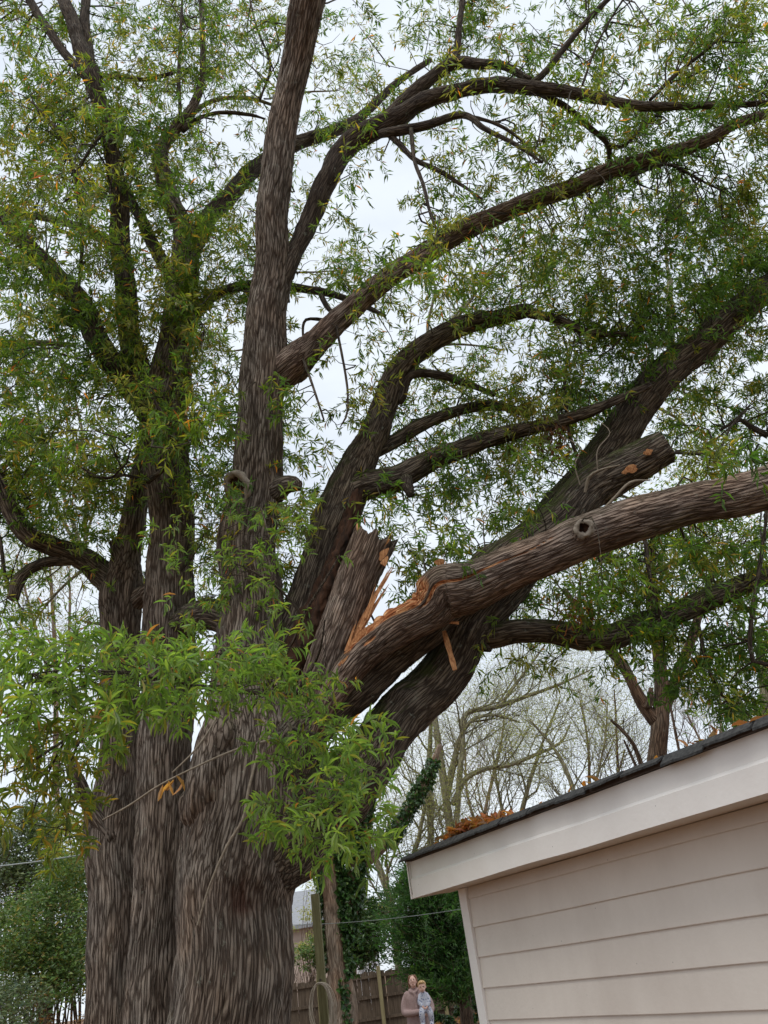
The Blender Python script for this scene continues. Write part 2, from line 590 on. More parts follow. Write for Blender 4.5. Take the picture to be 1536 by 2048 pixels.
def tube_obj(name, polys, mat, parent=None, sides=4, kind=None):
    V, F = tubes(polys, sides)
    n = len(V)
    me = raw_mesh(name, V, [F], True, {'bark': ('FLOAT_VECTOR', V), 'ridge': ('FLOAT', np.full(n, 0.6)), 'torn': ('FLOAT', np.zeros(n))})
    o = obj(name, me, mat, parent)
    if kind:
        o['kind'] = kind
    return o


# ------------------------------------------------------------------ leaves
PAL_OAK = [((0.103, 0.179, 0.026), 0.46), ((0.159, 0.233, 0.032), 0.30), ((0.224, 0.272, 0.037), 0.13), ((0.373, 0.295, 0.037), 0.06), ((0.617, 0.265, 0.043), 0.012), ((0.411, 0.117, 0.031), 0.008)]
PAL_DARK = [((0.072, 0.146, 0.025), 0.55), ((0.112, 0.207, 0.033), 0.35), ((0.182, 0.241, 0.037), 0.09), ((0.569, 0.241, 0.037), 0.01)]
PAL_OLIVE = [((0.198, 0.215, 0.043), 0.45), ((0.259, 0.259, 0.048), 0.30), ((0.146, 0.198, 0.043), 0.15), ((0.413, 0.293, 0.061), 0.10)]
PAL_BUD = [((0.240, 0.252, 0.108), 0.5), ((0.312, 0.300, 0.144), 0.3), ((0.180, 0.204, 0.084), 0.2)]
PAL_NEAR = [((0.15, 0.235, 0.055), 0.42), ((0.19, 0.27, 0.07), 0.33), ((0.11, 0.18, 0.045), 0.16), ((0.27, 0.26, 0.06), 0.07), ((0.36, 0.17, 0.06), 0.02)]
PAL_IVY = [((0.029, 0.072, 0.018), 0.5), ((0.052, 0.117, 0.029), 0.4), ((0.104, 0.169, 0.039), 0.1)]
PAL_SHRUB = [((0.073, 0.141, 0.037), 0.4), ((0.121, 0.200, 0.049), 0.35), ((0.179, 0.253, 0.061), 0.15), ((0.276, 0.223, 0.061), 0.10)]
PAL_GREY = [((0.10, 0.14, 0.065), 0.5), ((0.15, 0.185, 0.09), 0.35), ((0.055, 0.09, 0.05), 0.15)]
PAL_CEDAR = [((0.024, 0.075, 0.021), 0.5), ((0.045, 0.120, 0.030), 0.38), ((0.090, 0.173, 0.045), 0.12)]
PAL_LITTER = [((0.17, 0.075, 0.03), 0.4), ((0.25, 0.12, 0.05), 0.3), ((0.10, 0.05, 0.025), 0.2), ((0.33, 0.18, 0.08), 0.1)]
PAL_RUST = [((0.30, 0.10, 0.035), 0.5), ((0.20, 0.065, 0.025), 0.3), ((0.40, 0.17, 0.06), 0.2)]


def pick(pal, n, rng=RNG):
    w = np.array([p[1] for p in pal])
    k = rng.choice(len(pal), n, p=w / w.sum())
    c = np.array([p[0] for p in pal])[k]
    return np.clip(c * rng.uniform(0.7, 1.35, (n, 1)) * rng.uniform(0.92, 1.08, (n, 3)), 0, 1)


T_SMALL = (np.array([[0, 0, 0], [0.45, -0.5, 0.10], [1, 0, -0.06], [0.45, 0.5, 0.10]]), [np.array([[0, 1, 2], [0, 2, 3]])])
T_BIG = (np.array([[0, 0, 0], [0.16, 0, 0.0], [0.5, 0, 0.02], [0.8, 0, -0.02], [1, 0, -0.09],
                   [0.18, -0.30, 0.08], [0.5, -0.5, 0.14], [0.8, -0.30, 0.05],
                   [0.18, 0.30, 0.08], [0.5, 0.5, 0.14], [0.8, 0.30, 0.05]]),
         [np.array([[1, 5, 6, 2], [2, 6, 7, 3], [1, 2, 9, 8], [2, 3, 10, 9]]), np.array([[0, 5, 1], [0, 1, 8], [3, 7, 4], [3, 4, 10]])])
T_IVY = (np.array([[0, 0, 0], [0.25, -0.55, 0.05], [0.6, -0.38, 0.02], [1, 0, -0.08], [0.6, 0.38, 0.02], [0.25, 0.55, 0.05]]), [np.array([[0, 1, 2], [0, 2, 3], [0, 3, 4], [0, 4, 5]])])


def leaf_mesh(name, P, D, Nn, Ln, Wd, tint, tmpl=T_SMALL):
    tv, tf = tmpl
    D = norm(D)
    S = norm(np.cross(Nn, D))
    N2 = np.cross(D, S)
    k, n = len(tv), len(P)
    V = (P[:, None, :] + tv[None, :, 0:1] * (D * Ln[:, None])[:, None, :] + tv[None, :, 1:2] * (S * Wd[:, None])[:, None, :] + tv[None, :, 2:3] * (N2 * Ln[:, None])[:, None, :])
    base = (np.arange(n) * k)[:, None, None]
    F = [(f[None] + base).reshape(-1, f.shape[1]) for f in tf]
    col = np.repeat(np.hstack([tint, np.ones((n, 1))]), k, 0)
    return raw_mesh(name, V.reshape(-1, 3), F, False, {'tint': ('FLOAT_COLOR', col)})


def rand_dir(n, rng=RNG, zmean=0.0, zsd=0.4):
    a = rng.uniform(0, 2 * np.pi, n)
    z = np.clip(rng.normal(zmean, zsd, n), -0.95, 0.95)
    h = np.sqrt(1 - z * z)
    return np.stack([np.cos(a) * h, np.sin(a) * h, z], -1)


def spray_leaves(B, Dr, Ls, per=14, leaf=0.11, rng=RNG, droop=0.25, width=0.2):
    """leaf arrays for sprays: twigs from B along Dr with narrow leaves along them and a star at the tip."""
    n = len(B)
    t = np.concatenate([np.linspace(0.2, 0.95, per - 5), np.full(5, 1.0)])
    tt = np.broadcast_to(t, (n, per)) + rng.normal(0, 0.03, (n, per))
    P = B[:, None, :] + Dr[:, None, :] * (tt * Ls[:, None])[..., None] + np.array([0, 0, -1.0]) * (tt ** 2 * Ls[:, None] * droop)[..., None]
    rnd = rng.normal(0, 1, (n, per, 3))
    ax = norm(Dr + np.array([0, 0, -droop]))[:, None, :]
    side = norm(rnd - np.sum(rnd * ax, -1, keepdims=True) * ax)
    fwd = np.where(np.arange(per) >= per - 5, 0.35, 0.75)[None, :, None] + rng.normal(0, 0.2, (n, per, 1))
    D = norm(ax * fwd + side + np.array([0, 0, -0.32]))
    up = np.array([0, 0, 1.0]) + rng.normal(0, 0.45, (n, per, 3))
    Ln = leaf * rng.uniform(0.65, 1.25, (n, per))
    return P.reshape(-1, 3), D.reshape(-1, 3), up.reshape(-1, 3), Ln.ravel(), (Ln * width * rng.uniform(0.85, 1.2, (n, per))).ravel()


def spray_twigs(B, Dr, Ls, r=0.0028, droop=0.25):
    t = np.linspace(0, 1, 4)
    P = B[:, None, :] + Dr[:, None, :] * (t[None] * Ls[:, None])[..., None] + np.array([0, 0, -1.0]) * (t[None] ** 2 * Ls[:, None] * droop)[..., None]
    R = np.array([r, r * 0.8, r * 0.6, r * 0.35])
    return [(P[i], R) for i in range(len(P))]


def curve_between(A, Bp, k=7, sag=0.12, rng=RNG):
    t = np.linspace(0, 1, k)[:, None]
    L = np.linalg.norm(Bp - A)
    P = A * (1 - t) + Bp * t
    bow = rng.normal(0, 1, 3) * L * sag
    P = P + np.sin(np.pi * t) * bow + np.sin(2 * np.pi * t) * rng.normal(0, 1, 3) * L * sag * 0.35
    return P

# ================================================================== THE SETTING
def ground_mat():
    m, nt, b = _mat('leaf_littered_ground')
    L = nt.links.new
    tc = _n(nt, 'ShaderNodeTexCoord')
    n1 = _n(nt, 'ShaderNodeTexNoise', Scale=0.35, Detail=6.0)
    n2 = _n(nt, 'ShaderNodeTexVoronoi', Scale=9.0)
    n3 = _n(nt, 'ShaderNodeTexNoise', Scale=14.0, Detail=6.0, Roughness=0.7)
    for n in (n1, n2, n3):
        L(tc.outputs['Object'], n.inputs['Vector'])
    r1 = _ramp(nt, [(0.3, (0.07, 0.04, 0.022)), (0.5, (0.16, 0.085, 0.042)), (0.72, (0.26, 0.15, 0.075))])
    L(n3.outputs['Fac'], r1.inputs['Fac'])
    mx = _n(nt, 'ShaderNodeMixRGB')
    r2 = _ramp(nt, [(0.56, (0, 0, 0)), (0.68, (0.8, 0.8, 0.8))])
    L(n1.outputs['Fac'], r2.inputs['Fac'])
    L(r2.outputs['Color'], mx.inputs['Fac'])
    L(r1.outputs['Color'], mx.inputs['Color1'])
    mx.inputs['Color2'].default_value = (0.06, 0.085, 0.028, 1)
    L(mx.outputs['Color'], b.inputs['Base Color'])
    b.inputs['Roughness'].default_value = 0.95
    bp = _n(nt, 'ShaderNodeBump', Strength=0.7, Distance=0.05)
    L(n3.outputs['Fac'], bp.inputs['Height'])
    L(bp.outputs['Normal'], b.inputs['Normal'])
    return m


def build_ground():
    xs = np.concatenate([np.linspace(-600, -40, 15), np.linspace(-36, 36, 73), np.linspace(40, 600, 15)])
    ys = np.concatenate([np.linspace(-300, -12, 9), np.linspace(-10, 45, 56), np.linspace(50, 900, 18)])
    X, Y = np.meshgrid(xs, ys)
    Z = 0.10 * fbm(np.stack([X * 0.13, Y * 0.13, X * 0], -1), 3, 3) * np.clip(1 - np.hypot(X, Y) / 90, 0, 1) - 0.06
    idx = np.arange(X.size).reshape(X.shape)
    F = np.stack([idx[:-1, :-1], idx[:-1, 1:], idx[1:, 1:], idx[1:, :-1]], -1).reshape(-1, 4)
    o = obj('ground', raw_mesh('ground', np.stack([X, Y, Z], -1).reshape(-1, 3), [F]), ground_mat())
    tag(o, 'bare ground covered in brown leaf litter', None, None, 'structure')


build_ground()

# ================================================================== SHED
U_W = norm(np.array([-0.5067, 0.8621, 0]))            # along the wall, away from the camera
S_W = -U_W                                             # along the wall, towards the right of the photo
N_W = np.array([-0.8621, -0.5067, 0])                  # out of the wall, towards the camera
C_W = np.array([0.2014, 6.5969, 0])                    # wall corner on the ground


def wpt(s, off, z):
    return C_W + S_W * s + N_W * off + np.array([0, 0, z])


def prism_s(name, prof, s0, s1, mat, parent, nseg=1, wob=0.0, smooth=False):
    """profile of (off, z) swept along the wall direction from s0 to s1."""
    prof = np.array(prof, float)
    k = len(prof)
    ss = np.linspace(s0, s1, nseg + 1)
    V = []
    for i, s in enumerate(ss):
        for j, (o_, z_) in enumerate(prof):
            dz = wob * vnoise(np.array([s * 1.7, j * 0.13, s0 * 3.1 + z_]), 77) if wob else 0
            do = wob * 0.7 * vnoise(np.array([s * 1.3 + 9, 4.4, z_ * 2.0]), 78) if wob else 0
            V.append(wpt(s, o_ + do, z_ + dz))
    idx = np.arange((nseg + 1) * k).reshape(nseg + 1, k)
    a, b_, c, d = idx[:-1], np.roll(idx[:-1], -1, 1), np.roll(idx[1:], -1, 1), idx[1:]
    F = [np.stack([a, d, c, b_], -1).reshape(-1, 4)]
    caps = np.array([idx[0], idx[-1][::-1]])
    F.append(caps)
    me = raw_mesh(name, np.array(V), F, smooth)
    return obj(name, me, mat, parent)


def paint_mat(name, base, dirt, amount=0.5, stretch=(1, 1, 1)):
    m, nt, b = _mat(name)
    L = nt.links.new
    tc = _n(nt, 'ShaderNodeTexCoord')
    mp = _n(nt, 'ShaderNodeMapping')
    mp.inputs['Scale'].default_value = stretch
    L(tc.outputs['Object'], mp.inputs['Vector'])
    n1 = _n(nt, 'ShaderNodeTexNoise', Scale=1.6, Detail=7.0, Roughness=0.65)
    L(mp.outputs['Vector'], n1.inputs['Vector'])
    r = _ramp(nt, [(0.40, (0, 0, 0)), (0.75, (amount, amount, amount))])
    L(n1.outputs['Fac'], r.inputs['Fac'])
    mx = _n(nt, 'ShaderNodeMixRGB')
    L(r.outputs['Color'], mx.inputs['Fac'])
    mx.inputs['Color1'].default_value = (*base, 1)
    mx.inputs['Color2'].default_value = (*dirt, 1)
    # flecks
    v = _n(nt, 'ShaderNodeTexVoronoi', Scale=9.0)
    L(tc.outputs['Object'], v.inputs['Vector'])
    fr = _ramp(nt, [(0.015, (0.75, 0.75, 0.75)), (0.04, (0, 0, 0))])
    L(v.outputs['Distance'], fr.inputs['Fac'])
    mx2 = _n(nt, 'ShaderNodeMixRGB')
    L(fr.outputs['Color'], mx2.inputs['Fac'])
    L(mx.outputs['Color'], mx2.inputs['Color1'])
    mx2.inputs['Color2'].default_value = (0.10, 0.08, 0.07, 1)
    L(mx2.outputs['Color'], b.inputs['Base Color'])
    b.inputs['Roughness'].default_value = 0.55
    b.inputs['Specular IOR Level'].default_value = 0.3
    n2 = _n(nt, 'ShaderNodeTexNoise', Scale=35.0, Detail=3.0)
    L(tc.outputs['Object'], n2.inputs['Vector'])
    bp = _n(nt, 'ShaderNodeBump', Strength=0.12, Distance=0.01)
    L(n2.outputs['Fac'], bp.inputs['Height'])
    L(bp.outputs['Normal'], b.inputs['Normal'])
    return m


M_SIDING = paint_mat('siding_paint', (0.65, 0.585, 0.52), (0.49, 0.42, 0.365), 0.6, (1, 1, 0.5))
M_FASCIA = paint_mat('fascia_paint', (0.77, 0.735, 0.70), (0.62, 0.56, 0.52), 0.5, (1, 1, 1))
M_SHINGLE = simple_mat('asphalt_shingle', (0.018, 0.018, 0.019), (0.060, 0.060, 0.058), 40, (1, 1, 1), 0.95, 0.8, 0.01)
M_DARKGAP = simple_mat('dark_wood', (0.04, 0.03, 0.025), (0.08, 0.06, 0.05), 8, (1, 1, 1), 0.9)

shed = empty('shed', wpt(0, 0, 0))
tag(shed, 'pale painted shed with lap siding, wide fascia and dark shingled roof edge', 'shed')
S_END = 6.5
# framing core behind the boards, so that the shed is a closed building
prism_s('wall_core', [(-0.03, 0.0), (-0.03, 2.30), (-3.0, 2.20), (-3.0, 0.0)], 0.0, S_END, M_SIDING, shed)
z = 1.984 - 0.1945 * 10
k = 0
while z < 2.20:
    top = min(z + 0.215, 2.259)
    prism_s('siding_board', [(0.0, z), (0.017, z), (0.019, z + 0.004), (0.004, top), (-0.012, top), (-0.012, z + 0.03)], 0.0, S_END, M_SIDING, shed, 26, 0.0035)
    z += 0.1945
    k += 1
# the corner board is an L of two boards
prism_s('corner_board', [(-0.012, 0.0), (0.032, 0.0), (0.032, 2.259), (-0.012, 2.259)], -0.105, -0.003, M_FASCIA, shed, 1)
prism_s('corner_board', [(-0.10, 0.0), (-0.014, 0.0), (-0.014, 2.259), (-0.10, 2.259)], -0.13, -0.106, M_FASCIA, shed, 1)
# fascia wrap: recessed upper part, crease, proud lower part
E_ = 0.30
fas = prism_s('fascia', [(E_ - 0.026, 2.258), (E_ + 0.012, 2.252), (E_ + 0.012, 2.378), (E_ - 0.004, 2.396), (E_ - 0.008, 2.512), (E_ - 0.026, 2.512)], -0.336, S_END, M_FASCIA, shed, 60, 0.004)
prism_s('fascia_end_cap', [(E_ - 0.24, 2.262), (E_ + 0.020, 2.246), (E_ + 0.020, 2.515), (E_ - 0.24, 2.515)], -0.354, -0.338, M_FASCIA, shed)
prism_s('soffit', [(-0.028, 2.262), (E_ - 0.03, 2.262), (E_ - 0.03, 2.28), (-0.028, 2.28)], -0.335, S_END, M_SIDING, shed, 4)
prism_s('roof', [(E_ - 0.03, 2.515), (E_ + 0.022, 2.515), (E_ + 0.022, 2.545), (-3.2, 2.38), (-3.2, 2.345)], -0.37, S_END, M_DARKGAP, shed, 4)
roof_o = [o for o in COL.objects if o.name.startswith('roof')][0]
rs = random.Random(4)
for course in range(4):
    s = -0.41 + (0.15 if course % 2 else 0)
    while s < S_END - 0.35:
        w_ = 0.30
        o0 = E_ + 0.065 - course * 0.14 + rs.uniform(-0.010, 0.015)
        zz = 2.551 - course * 0.0068 + rs.uniform(0, 0.004)
        dr = rs.uniform(0.022, 0.045) if course == 0 else 0.001
        th_ = 0.012
        nv, ff = [], []
        cols_ = 5
        for ci in range(cols_):
            ss = s + 0.004 + (w_ - 0.008) * ci / (cols_ - 1)
            jj = rs.uniform(-0.007, 0.007)
            for (oo, zv) in ((o0 + jj, zz - dr - (0.006 if jj > 0 else 0)), (o0 - 0.05, zz), (o0 - 0.32, zz - 0.010)):
                nv.append(wpt(ss, oo, zv + th_))
                nv.append(wpt(ss, oo, zv))
        for ci in range(cols_ - 1):
            a = ci * 6
            for r in (0, 2):
                ff.append([a + r, a + 6 + r, a + 8 + r, a + 2 + r])
                ff.append([a + r + 1, a + 3 + r, a + 9 + r, a + 7 + r])
            ff.append([a, a + 1, a + 7, a + 6])
        for a in (0, (cols_ - 1) * 6):
            ff.append([a, a + 2, a + 3, a + 1])
            ff.append([a + 2, a + 4, a + 5, a + 3])
        me = raw_mesh('shingle', np.array(nv), [np.array(ff)], False)
        obj('shingle', me, M_SHINGLE, roof_o)
        s += w_
# loose wire hanging down the end of the fascia
wp = [wpt(-0.315, E_ + 0.03, 2.50), wpt(-0.30, E_ + 0.035, 2.46), wpt(-0.312, E_ + 0.03, 2.40), wpt(-0.305, E_ + 0.032, 2.34), wpt(-0.30, E_ + 0.03, 2.275)]
tube_obj('loose_wire', [(np.array(wp), np.full(5, 0.0022))], M_DARKGAP, shed, 5)


def litter(name, n, box, mat, pal, size, rng, label, cat=None, parent=None, kind='stuff'):
    P = box(n, rng)
    D = rand_dir(n, rng, 0.1, 0.35)
    Nn = np.array([0, 0, 1.0]) + rng.normal(0, 0.5, (n, 3))
    Ln = size * rng.uniform(0.6, 1.3, n)
    o = obj(name, leaf_mesh(name, P, D, Nn, Ln, Ln * rng.uniform(0.22, 0.4, n), pick(pal, n, rng), T_BIG), mat, parent)
    return tag(o, label, cat, None, kind)


def roof_pile(n, rng):
    s = np.concatenate([rng.normal(0.42, 0.16, n // 2), rng.normal(0.75, 0.12, n // 4), rng.uniform(-0.2, 5.0, n - n // 2 - n // 4)])
    off = E_ - 0.02 - rng.gamma(2.0, 0.09, n)
    hgt = np.exp(-((s - 0.5) / 0.28) ** 2) * 0.07 + 0.008
    zz = 2.565 - (E_ - off) * 0.05 + rng.uniform(0.1, 1, n) * hgt
    return np.array([wpt(a, b_, c) for a, b_, c in zip(s, off, zz)])


litter('fallen_leaves', 1500, roof_pile, M_FAR, PAL_LITTER[:2] + PAL_RUST, 0.085, np.random.default_rng(5), 'heap of rusty brown fallen oak leaves on the shed roof edge', 'leaves')


def ground_litter(n, rng):
    x = rng.uniform(-4, 9, n)
    y = rng.uniform(6, 34, n)
    return np.stack([x, y, np.full(n, 0.0) + rng.uniform(-0.02, 0.05, n)], -1)


litter('leaf_litter', 14000, ground_litter, M_FAR, PAL_LITTER, 0.13, np.random.default_rng(6), 'brown leaf litter scattered over the yard', 'leaves')


# ================================================================== FENCE
M_FENCE = simple_mat('weathered_fence_wood_shaded', (0.05, 0.036, 0.025), (0.14, 0.105, 0.075), 7, (3, 3, 0.25), 0.9, 0.4, 0.01)  # brown deepened to carry the shade the fence stands in
M_FPOST = simple_mat('greenish_post_wood', (0.15, 0.13, 0.06), (0.29, 0.25, 0.14), 6, (3, 3, 0.25), 0.9, 0.4, 0.01)
FY = 33.0


def box_mesh(name, sx, sy, sz, top=None):
    """box standing on z = 0; top: heights of the four top corners (dog-eared or skewed boards)."""
    x, y = sx / 2, sy / 2
    V = [(-x, -y, 0), (x, -y, 0), (x, y, 0), (-x, y, 0)]
    h = top or (sz, sz, sz, sz)
    V += [(-x, -y, h[0]), (x, -y, h[1]), (x, y, h[2]), (-x, y, h[3])]
    F = np.array([[0, 3, 2, 1], [4, 5, 6, 7], [0, 1, 5, 4], [1, 2, 6, 5], [2, 3, 7, 6], [3, 0, 4, 7]])
    return raw_mesh(name, np.array(V, float), [F], False)


fence = empty('board_fence', (0, FY, 0))
tag(fence, 'weathered brown vertical board fence across the back of the yard', 'fence')
fx0, fx1 = at(560, 2000, FY)[0], at(1180, 1950, FY)[0]
board_meshes = []
for kk in range(6):
    a, b_ = 1.86 + random.uniform(-0.05, 0.05), 1.86 + random.uniform(-0.05, 0.05)
    me = box_mesh('fence_board', 0.1455, 0.02, 1.86, (a, b_, b_, a))
    me.materials.append(M_FENCE)
    board_meshes.append(me)
x = fx0
while x < fx1:
    o = bpy.data.objects.new('fence_board', random.choice(board_meshes))
    o.location = (x, random.uniform(-0.006, 0.006), -0.03 + random.uniform(-0.03, 0.03))
    o.rotation_euler = (0, random.uniform(-0.012, 0.012), 0)
    link(o, fence)
    x += 0.148
for zz in (0.32, 0.98, 1.62):
    me = box_mesh('rail', fx1 - fx0, 0.05, 0.09)
    me.materials.append(M_FENCE)
    o = bpy.data.objects.new('rail', me)
    o.location = ((fx0 + fx1) / 2, -0.045, zz)
    link(o, fence)
for px in (640, 763, 889, 1010):
    P = at(px, 1990, FY)
    me = box_mesh('fence_post', 0.13, 0.13, 2.02)
    me.materials.append(M_FPOST)
    o = bpy.data.objects.new('fence_post', me)
    o.location = (P[0], -0.145, -0.05)
    link(o, fence)


# ================================================================== POLE WITH A COIL OF WIRE
PY = 15.0
tp, bt = at(625, 1789, PY), at(650, 2048, PY)
M_POLE = simple_mat('old_green_pole', (0.13, 0.12, 0.055), (0.27, 0.25, 0.13), 8, (4, 4, 0.3), 0.9, 0.5, 0.01)
pole = empty('wooden_pole', (bt[0], PY, 0))
tag(pole, 'square weathered wooden pole standing beside the big oak trunk', 'pole')
me = box_mesh('pole_shaft', 0.135, 0.135, tp[2])
me.materials.append(M_POLE)
o = bpy.data.objects.new('pole_shaft', me)
link(o, pole)
me = box_mesh('hook', 0.02, 0.14, 0.03)
me.materials.append(M_DARKGAP)
o = bpy.data.objects.new('hook', me)
o.location = (0.0, -0.11, at(640, 1962, PY)[2] - 0.0)
link(o, pole)
rng = np.random.default_rng(21)
top_c = at(640, 1966, PY)
polys = []
for i in range(13):
    w_, h_ = 0.17 + rng.uniform(-0.03, 0.04), 0.40 + rng.uniform(-0.07, 0.07)
    t = np.linspace(0, 2 * np.pi, 25)
    ox = rng.normal(0, 0.015)
    P = np.stack([bt[0] + ox + w_ * np.sin(t), PY - 0.13 - 0.012 * i + 0.015 * np.sin(3 * t + i), top_c[2] + 0.0 - h_ * (1 - np.cos(t)) + rng.normal(0, 0.006)], -1)
    polys.append((P, np.full(25, 0.0075)))
M_HOSE = simple_mat('faded_hose', (0.38, 0.32, 0.25), (0.52, 0.45, 0.36), 5, rough=0.6)
o = tube_obj('coiled_hose', polys, M_HOSE, None, 6)
tag(o, 'coil of thin tan hose hanging on the wooden pole', 'hose')

# ================================================================== HOUSE BEYOND THE FENCE
HY = 52.0
M_HWALL = simple_mat('house_wall', (0.42, 0.33, 0.28), (0.52, 0.42, 0.36), 3)
M_HROOF = simple_mat('house_roof', (0.22, 0.23, 0.25), (0.30, 0.31, 0.33), 6, rough=0.85)
M_HGABLE = simple_mat('house_gable', (0.62, 0.62, 0.66), (0.72, 0.72, 0.75), 3)
house = empty('house', (at(640, 1900, HY)[0], HY, 0))
tag(house, 'grey roofed house with tan wall seen beyond the board fence', 'house')
xa, xb = at(560, 1860, HY)[0], at(706, 1860, HY)[0]
ze, zr = at(640, 1850, HY)[2], at(640, 1812, HY)[2]
V = np.array([[xa, HY, 0], [xb, HY, 0], [xb, HY + 9, 0], [xa, HY + 9, 0], [xa, HY, ze], [xb, HY, ze], [xb, HY + 9, ze], [xa, HY + 9, ze]])
obj('wall', raw_mesh('wall', V, [np.array([[0, 1, 5, 4], [1, 2, 6, 5], [2, 3, 7, 6], [3, 0, 4, 7]])], False), M_HWALL, house)
V = np.array([[xa - .5, HY - .5, ze - .05], [xb + .4, HY - .5, ze - .05], [xb + .4, HY + 4.5, zr + 1.2], [xa - .5, HY + 4.5, zr + 1.2], [xb + .4, HY + 9.5, ze - .05], [xa - .5, HY + 9.5, ze - .05],
              [xa - .5, HY - .5, ze + .15], [xb + .4, HY - .5, ze + .15], [xb + .4, HY + 4.5, zr + 1.4], [xa - .5, HY + 4.5, zr + 1.4], [xb + .4, HY + 9.5, ze + .15], [xa - .5, HY + 9.5, ze + .15]])
obj('roof', raw_mesh('roof', V, [np.array([[6, 7, 8, 9], [9, 8, 10, 11], [0, 3, 2, 1], [3, 5, 4, 2], [0, 1, 7, 6], [1, 2, 8, 7], [2, 4, 10, 8], [4, 5, 11, 10], [5, 3, 9, 11], [3, 0, 6, 9]])], False), M_HROOF, house)
xc, xd = xb + 0.1, at(735, 1860, HY)[0]
zt = at(720, 1800, HY)[2]
V = np.array([[xc, HY - 1, 0], [xd, HY - 1, 0], [xd, HY - 1, ze + .3], [(xc + xd) / 2, HY - 1, zt], [xc, HY - 1, ze + .3], [xc, HY + 6, 0], [xd, HY + 6, 0], [xd, HY + 6, ze + .3], [(xc + xd) / 2, HY + 6, zt], [xc, HY + 6, ze + .3]])
obj('gable', raw_mesh('gable', V, [np.array([[0, 1, 2, 3, 4]]), np.array([[1, 6, 7, 2], [2, 7, 8, 3], [3, 8, 9, 4], [4, 9, 5, 0]])], False), M_HGABLE, house)

# ================================================================== THE OAKS
def root_at(px, py, Y):
    P = at(px, py, Y)
    return (P[0], P[1], 0)


oak = empty('willow_oak', root_at(467, 2048, 10))
tag(oak, 'huge old oak with a torn, hanging limb reaching out to the right over the shed', 'tree', 'oaks grown close together')
oak_mid = empty('willow_oak', root_at(300, 2048, 10.9))
tag(oak_mid, 'oak with a straight furrowed trunk, second from the left, forking high into two stems', 'tree', 'oaks grown close together')
oak_left = empty('willow_oak', root_at(215, 2048, 11.6))
tag(oak_left, 'leftmost oak trunk, with a mossy limb curling out to the picture edge', 'tree', 'oaks grown close together')

# ---- big oak: trunk and main stem
def trunk_scar(s, th, R, rr, tv, sd):
    # reddish hollow where an old limb rotted away, low on the trunk towards the camera
    d = np.exp(-((s[:, None] - SCAR_S) / 0.20) ** 2 - (((th[None, :] - 0.12 + np.pi) % (2 * np.pi) - np.pi) / 0.26) ** 2)
    d = d * np.clip(1 + 0.8 * vnoise(np.stack([np.broadcast_to(s[:, None] * 6, rr.shape), np.broadcast_to(th[None] * 7, rr.shape), rr * 0], -1), 31), 0.2, 1.6)
    return rr - 0.07 * np.clip(d, 0, 1), tv - np.clip(d * 1.2, 0, 1)


_tp = np.array([at(455, 2340, 10), at(462, 2180, 10), at(468, 2048, 10), at(477, 1900, 10), at(482, 1800, 10)])
SCAR_S = float(np.linalg.norm(np.diff(_tp, axis=0), axis=1).sum())


limb('trunk', [(452, 2340, 320, 10), (458, 2180, 266, 10), (463, 2048, 244, 10), (468, 1926, 232, 10), (475, 1810, 230, 10), (491, 1715, 244, 10), (506, 1600, 246, 10), (508, 1500, 224, 10),
               (500, 1400, 178, 10), (494, 1300, 134, 9.95), (499, 1200, 122, 9.9), (497, 1100, 116, 9.8), (510, 1000, 108, 9.7), (514, 900, 94, 9.5), (521, 800, 88, 9.3), (530, 740, 92, 9.2),
               (534, 640, 78, 9.0), (541, 560, 76, 8.8), (545, 500, 67, 8.6), (548, 400, 64, 8.3), (557, 300, 62, 8.0), (575, 200, 56, 7.7), (597, 100, 60, 7.3), (616, 0, 68, 6.8), (640, -120, 62, 6.2), (670, -300, 46, 5.4)],
     M_TRUNK, oak, 0, 208, 0.045, 0.024, 4.6, 0.035, shape=trunk_scar)


def oak_limb(name, pts, mat=None, parent=oak, tree=0, slim=None, **kw):
    w = max(p[2] for p in pts)
    sl = slim if slim else (0.86 if w < 80 else (0.95 if w < 104 else 1.0))
    pts = [(p[0], p[1], p[2] * sl, p[3]) for p in pts]
    d = dict(wobble=0.3 if w < 80 else 0.15, sides=int(min(128, max(10, w * 1.1))), step=0.05 if w > 60 else (0.07 if w > 25 else 0.1), amp=0.016 if w > 60 else (0.010 if w > 30 else 0.004), rk=8.5 if w > 60 else 11.0, lump=0.10)
    d.update(kw)
    return limb(name, pts, mat or M_LIMB, parent, tree, **d)


# right-hand lower limb (M), mossy, going up to the right
oak_limb('limb', [(500, 1790, 110, 9.9), (560, 1690, 175, 9.9), (628, 1610, 165, 9.95), (698, 1550, 128, 10), (764, 1486, 104, 10.05), (848, 1386, 100, 10.2), (909, 1304, 100, 10.3), (965, 1225, 100, 10.4), (1030, 1145, 96, 10.6), (1090, 1065, 86, 10.8), (1150, 990, 82, 10.9), (1210, 905, 78, 11), (1262, 830, 74, 11), (1310, 772, 70, 11), (1370, 715, 67, 11), (1440, 655, 62, 11), (1536, 580, 52, 11), (1640, 500, 44, 11), (1800, 400, 32, 11)], M_MOSS)['label'] = 'thick mossy limb rising steeply to the right behind the torn limb'
# sawn-off limb (O) with the stub N
stub = oak_limb('limb', [(530, 1590, 120, 9.7), (585, 1490, 130, 9.7), (644, 1426, 106, 9.75), (716, 1360, 98, 9.8), (776, 1306, 95, 9.85), (836, 1260, 92, 9.9), (900, 1205, 90, 9.95), (970, 1155, 88, 9.95), (1060, 1085, 88, 10), (1130, 1030, 82, 10), (1190, 975, 80, 10), (1255, 934, 77, 9.9), (1310, 905, 72, 9.8), (1332, 893, 70, 9.75)], M_MOSS, end='flat')
stub['label'] = 'dark mossy limb ending in a sawn-off stub'
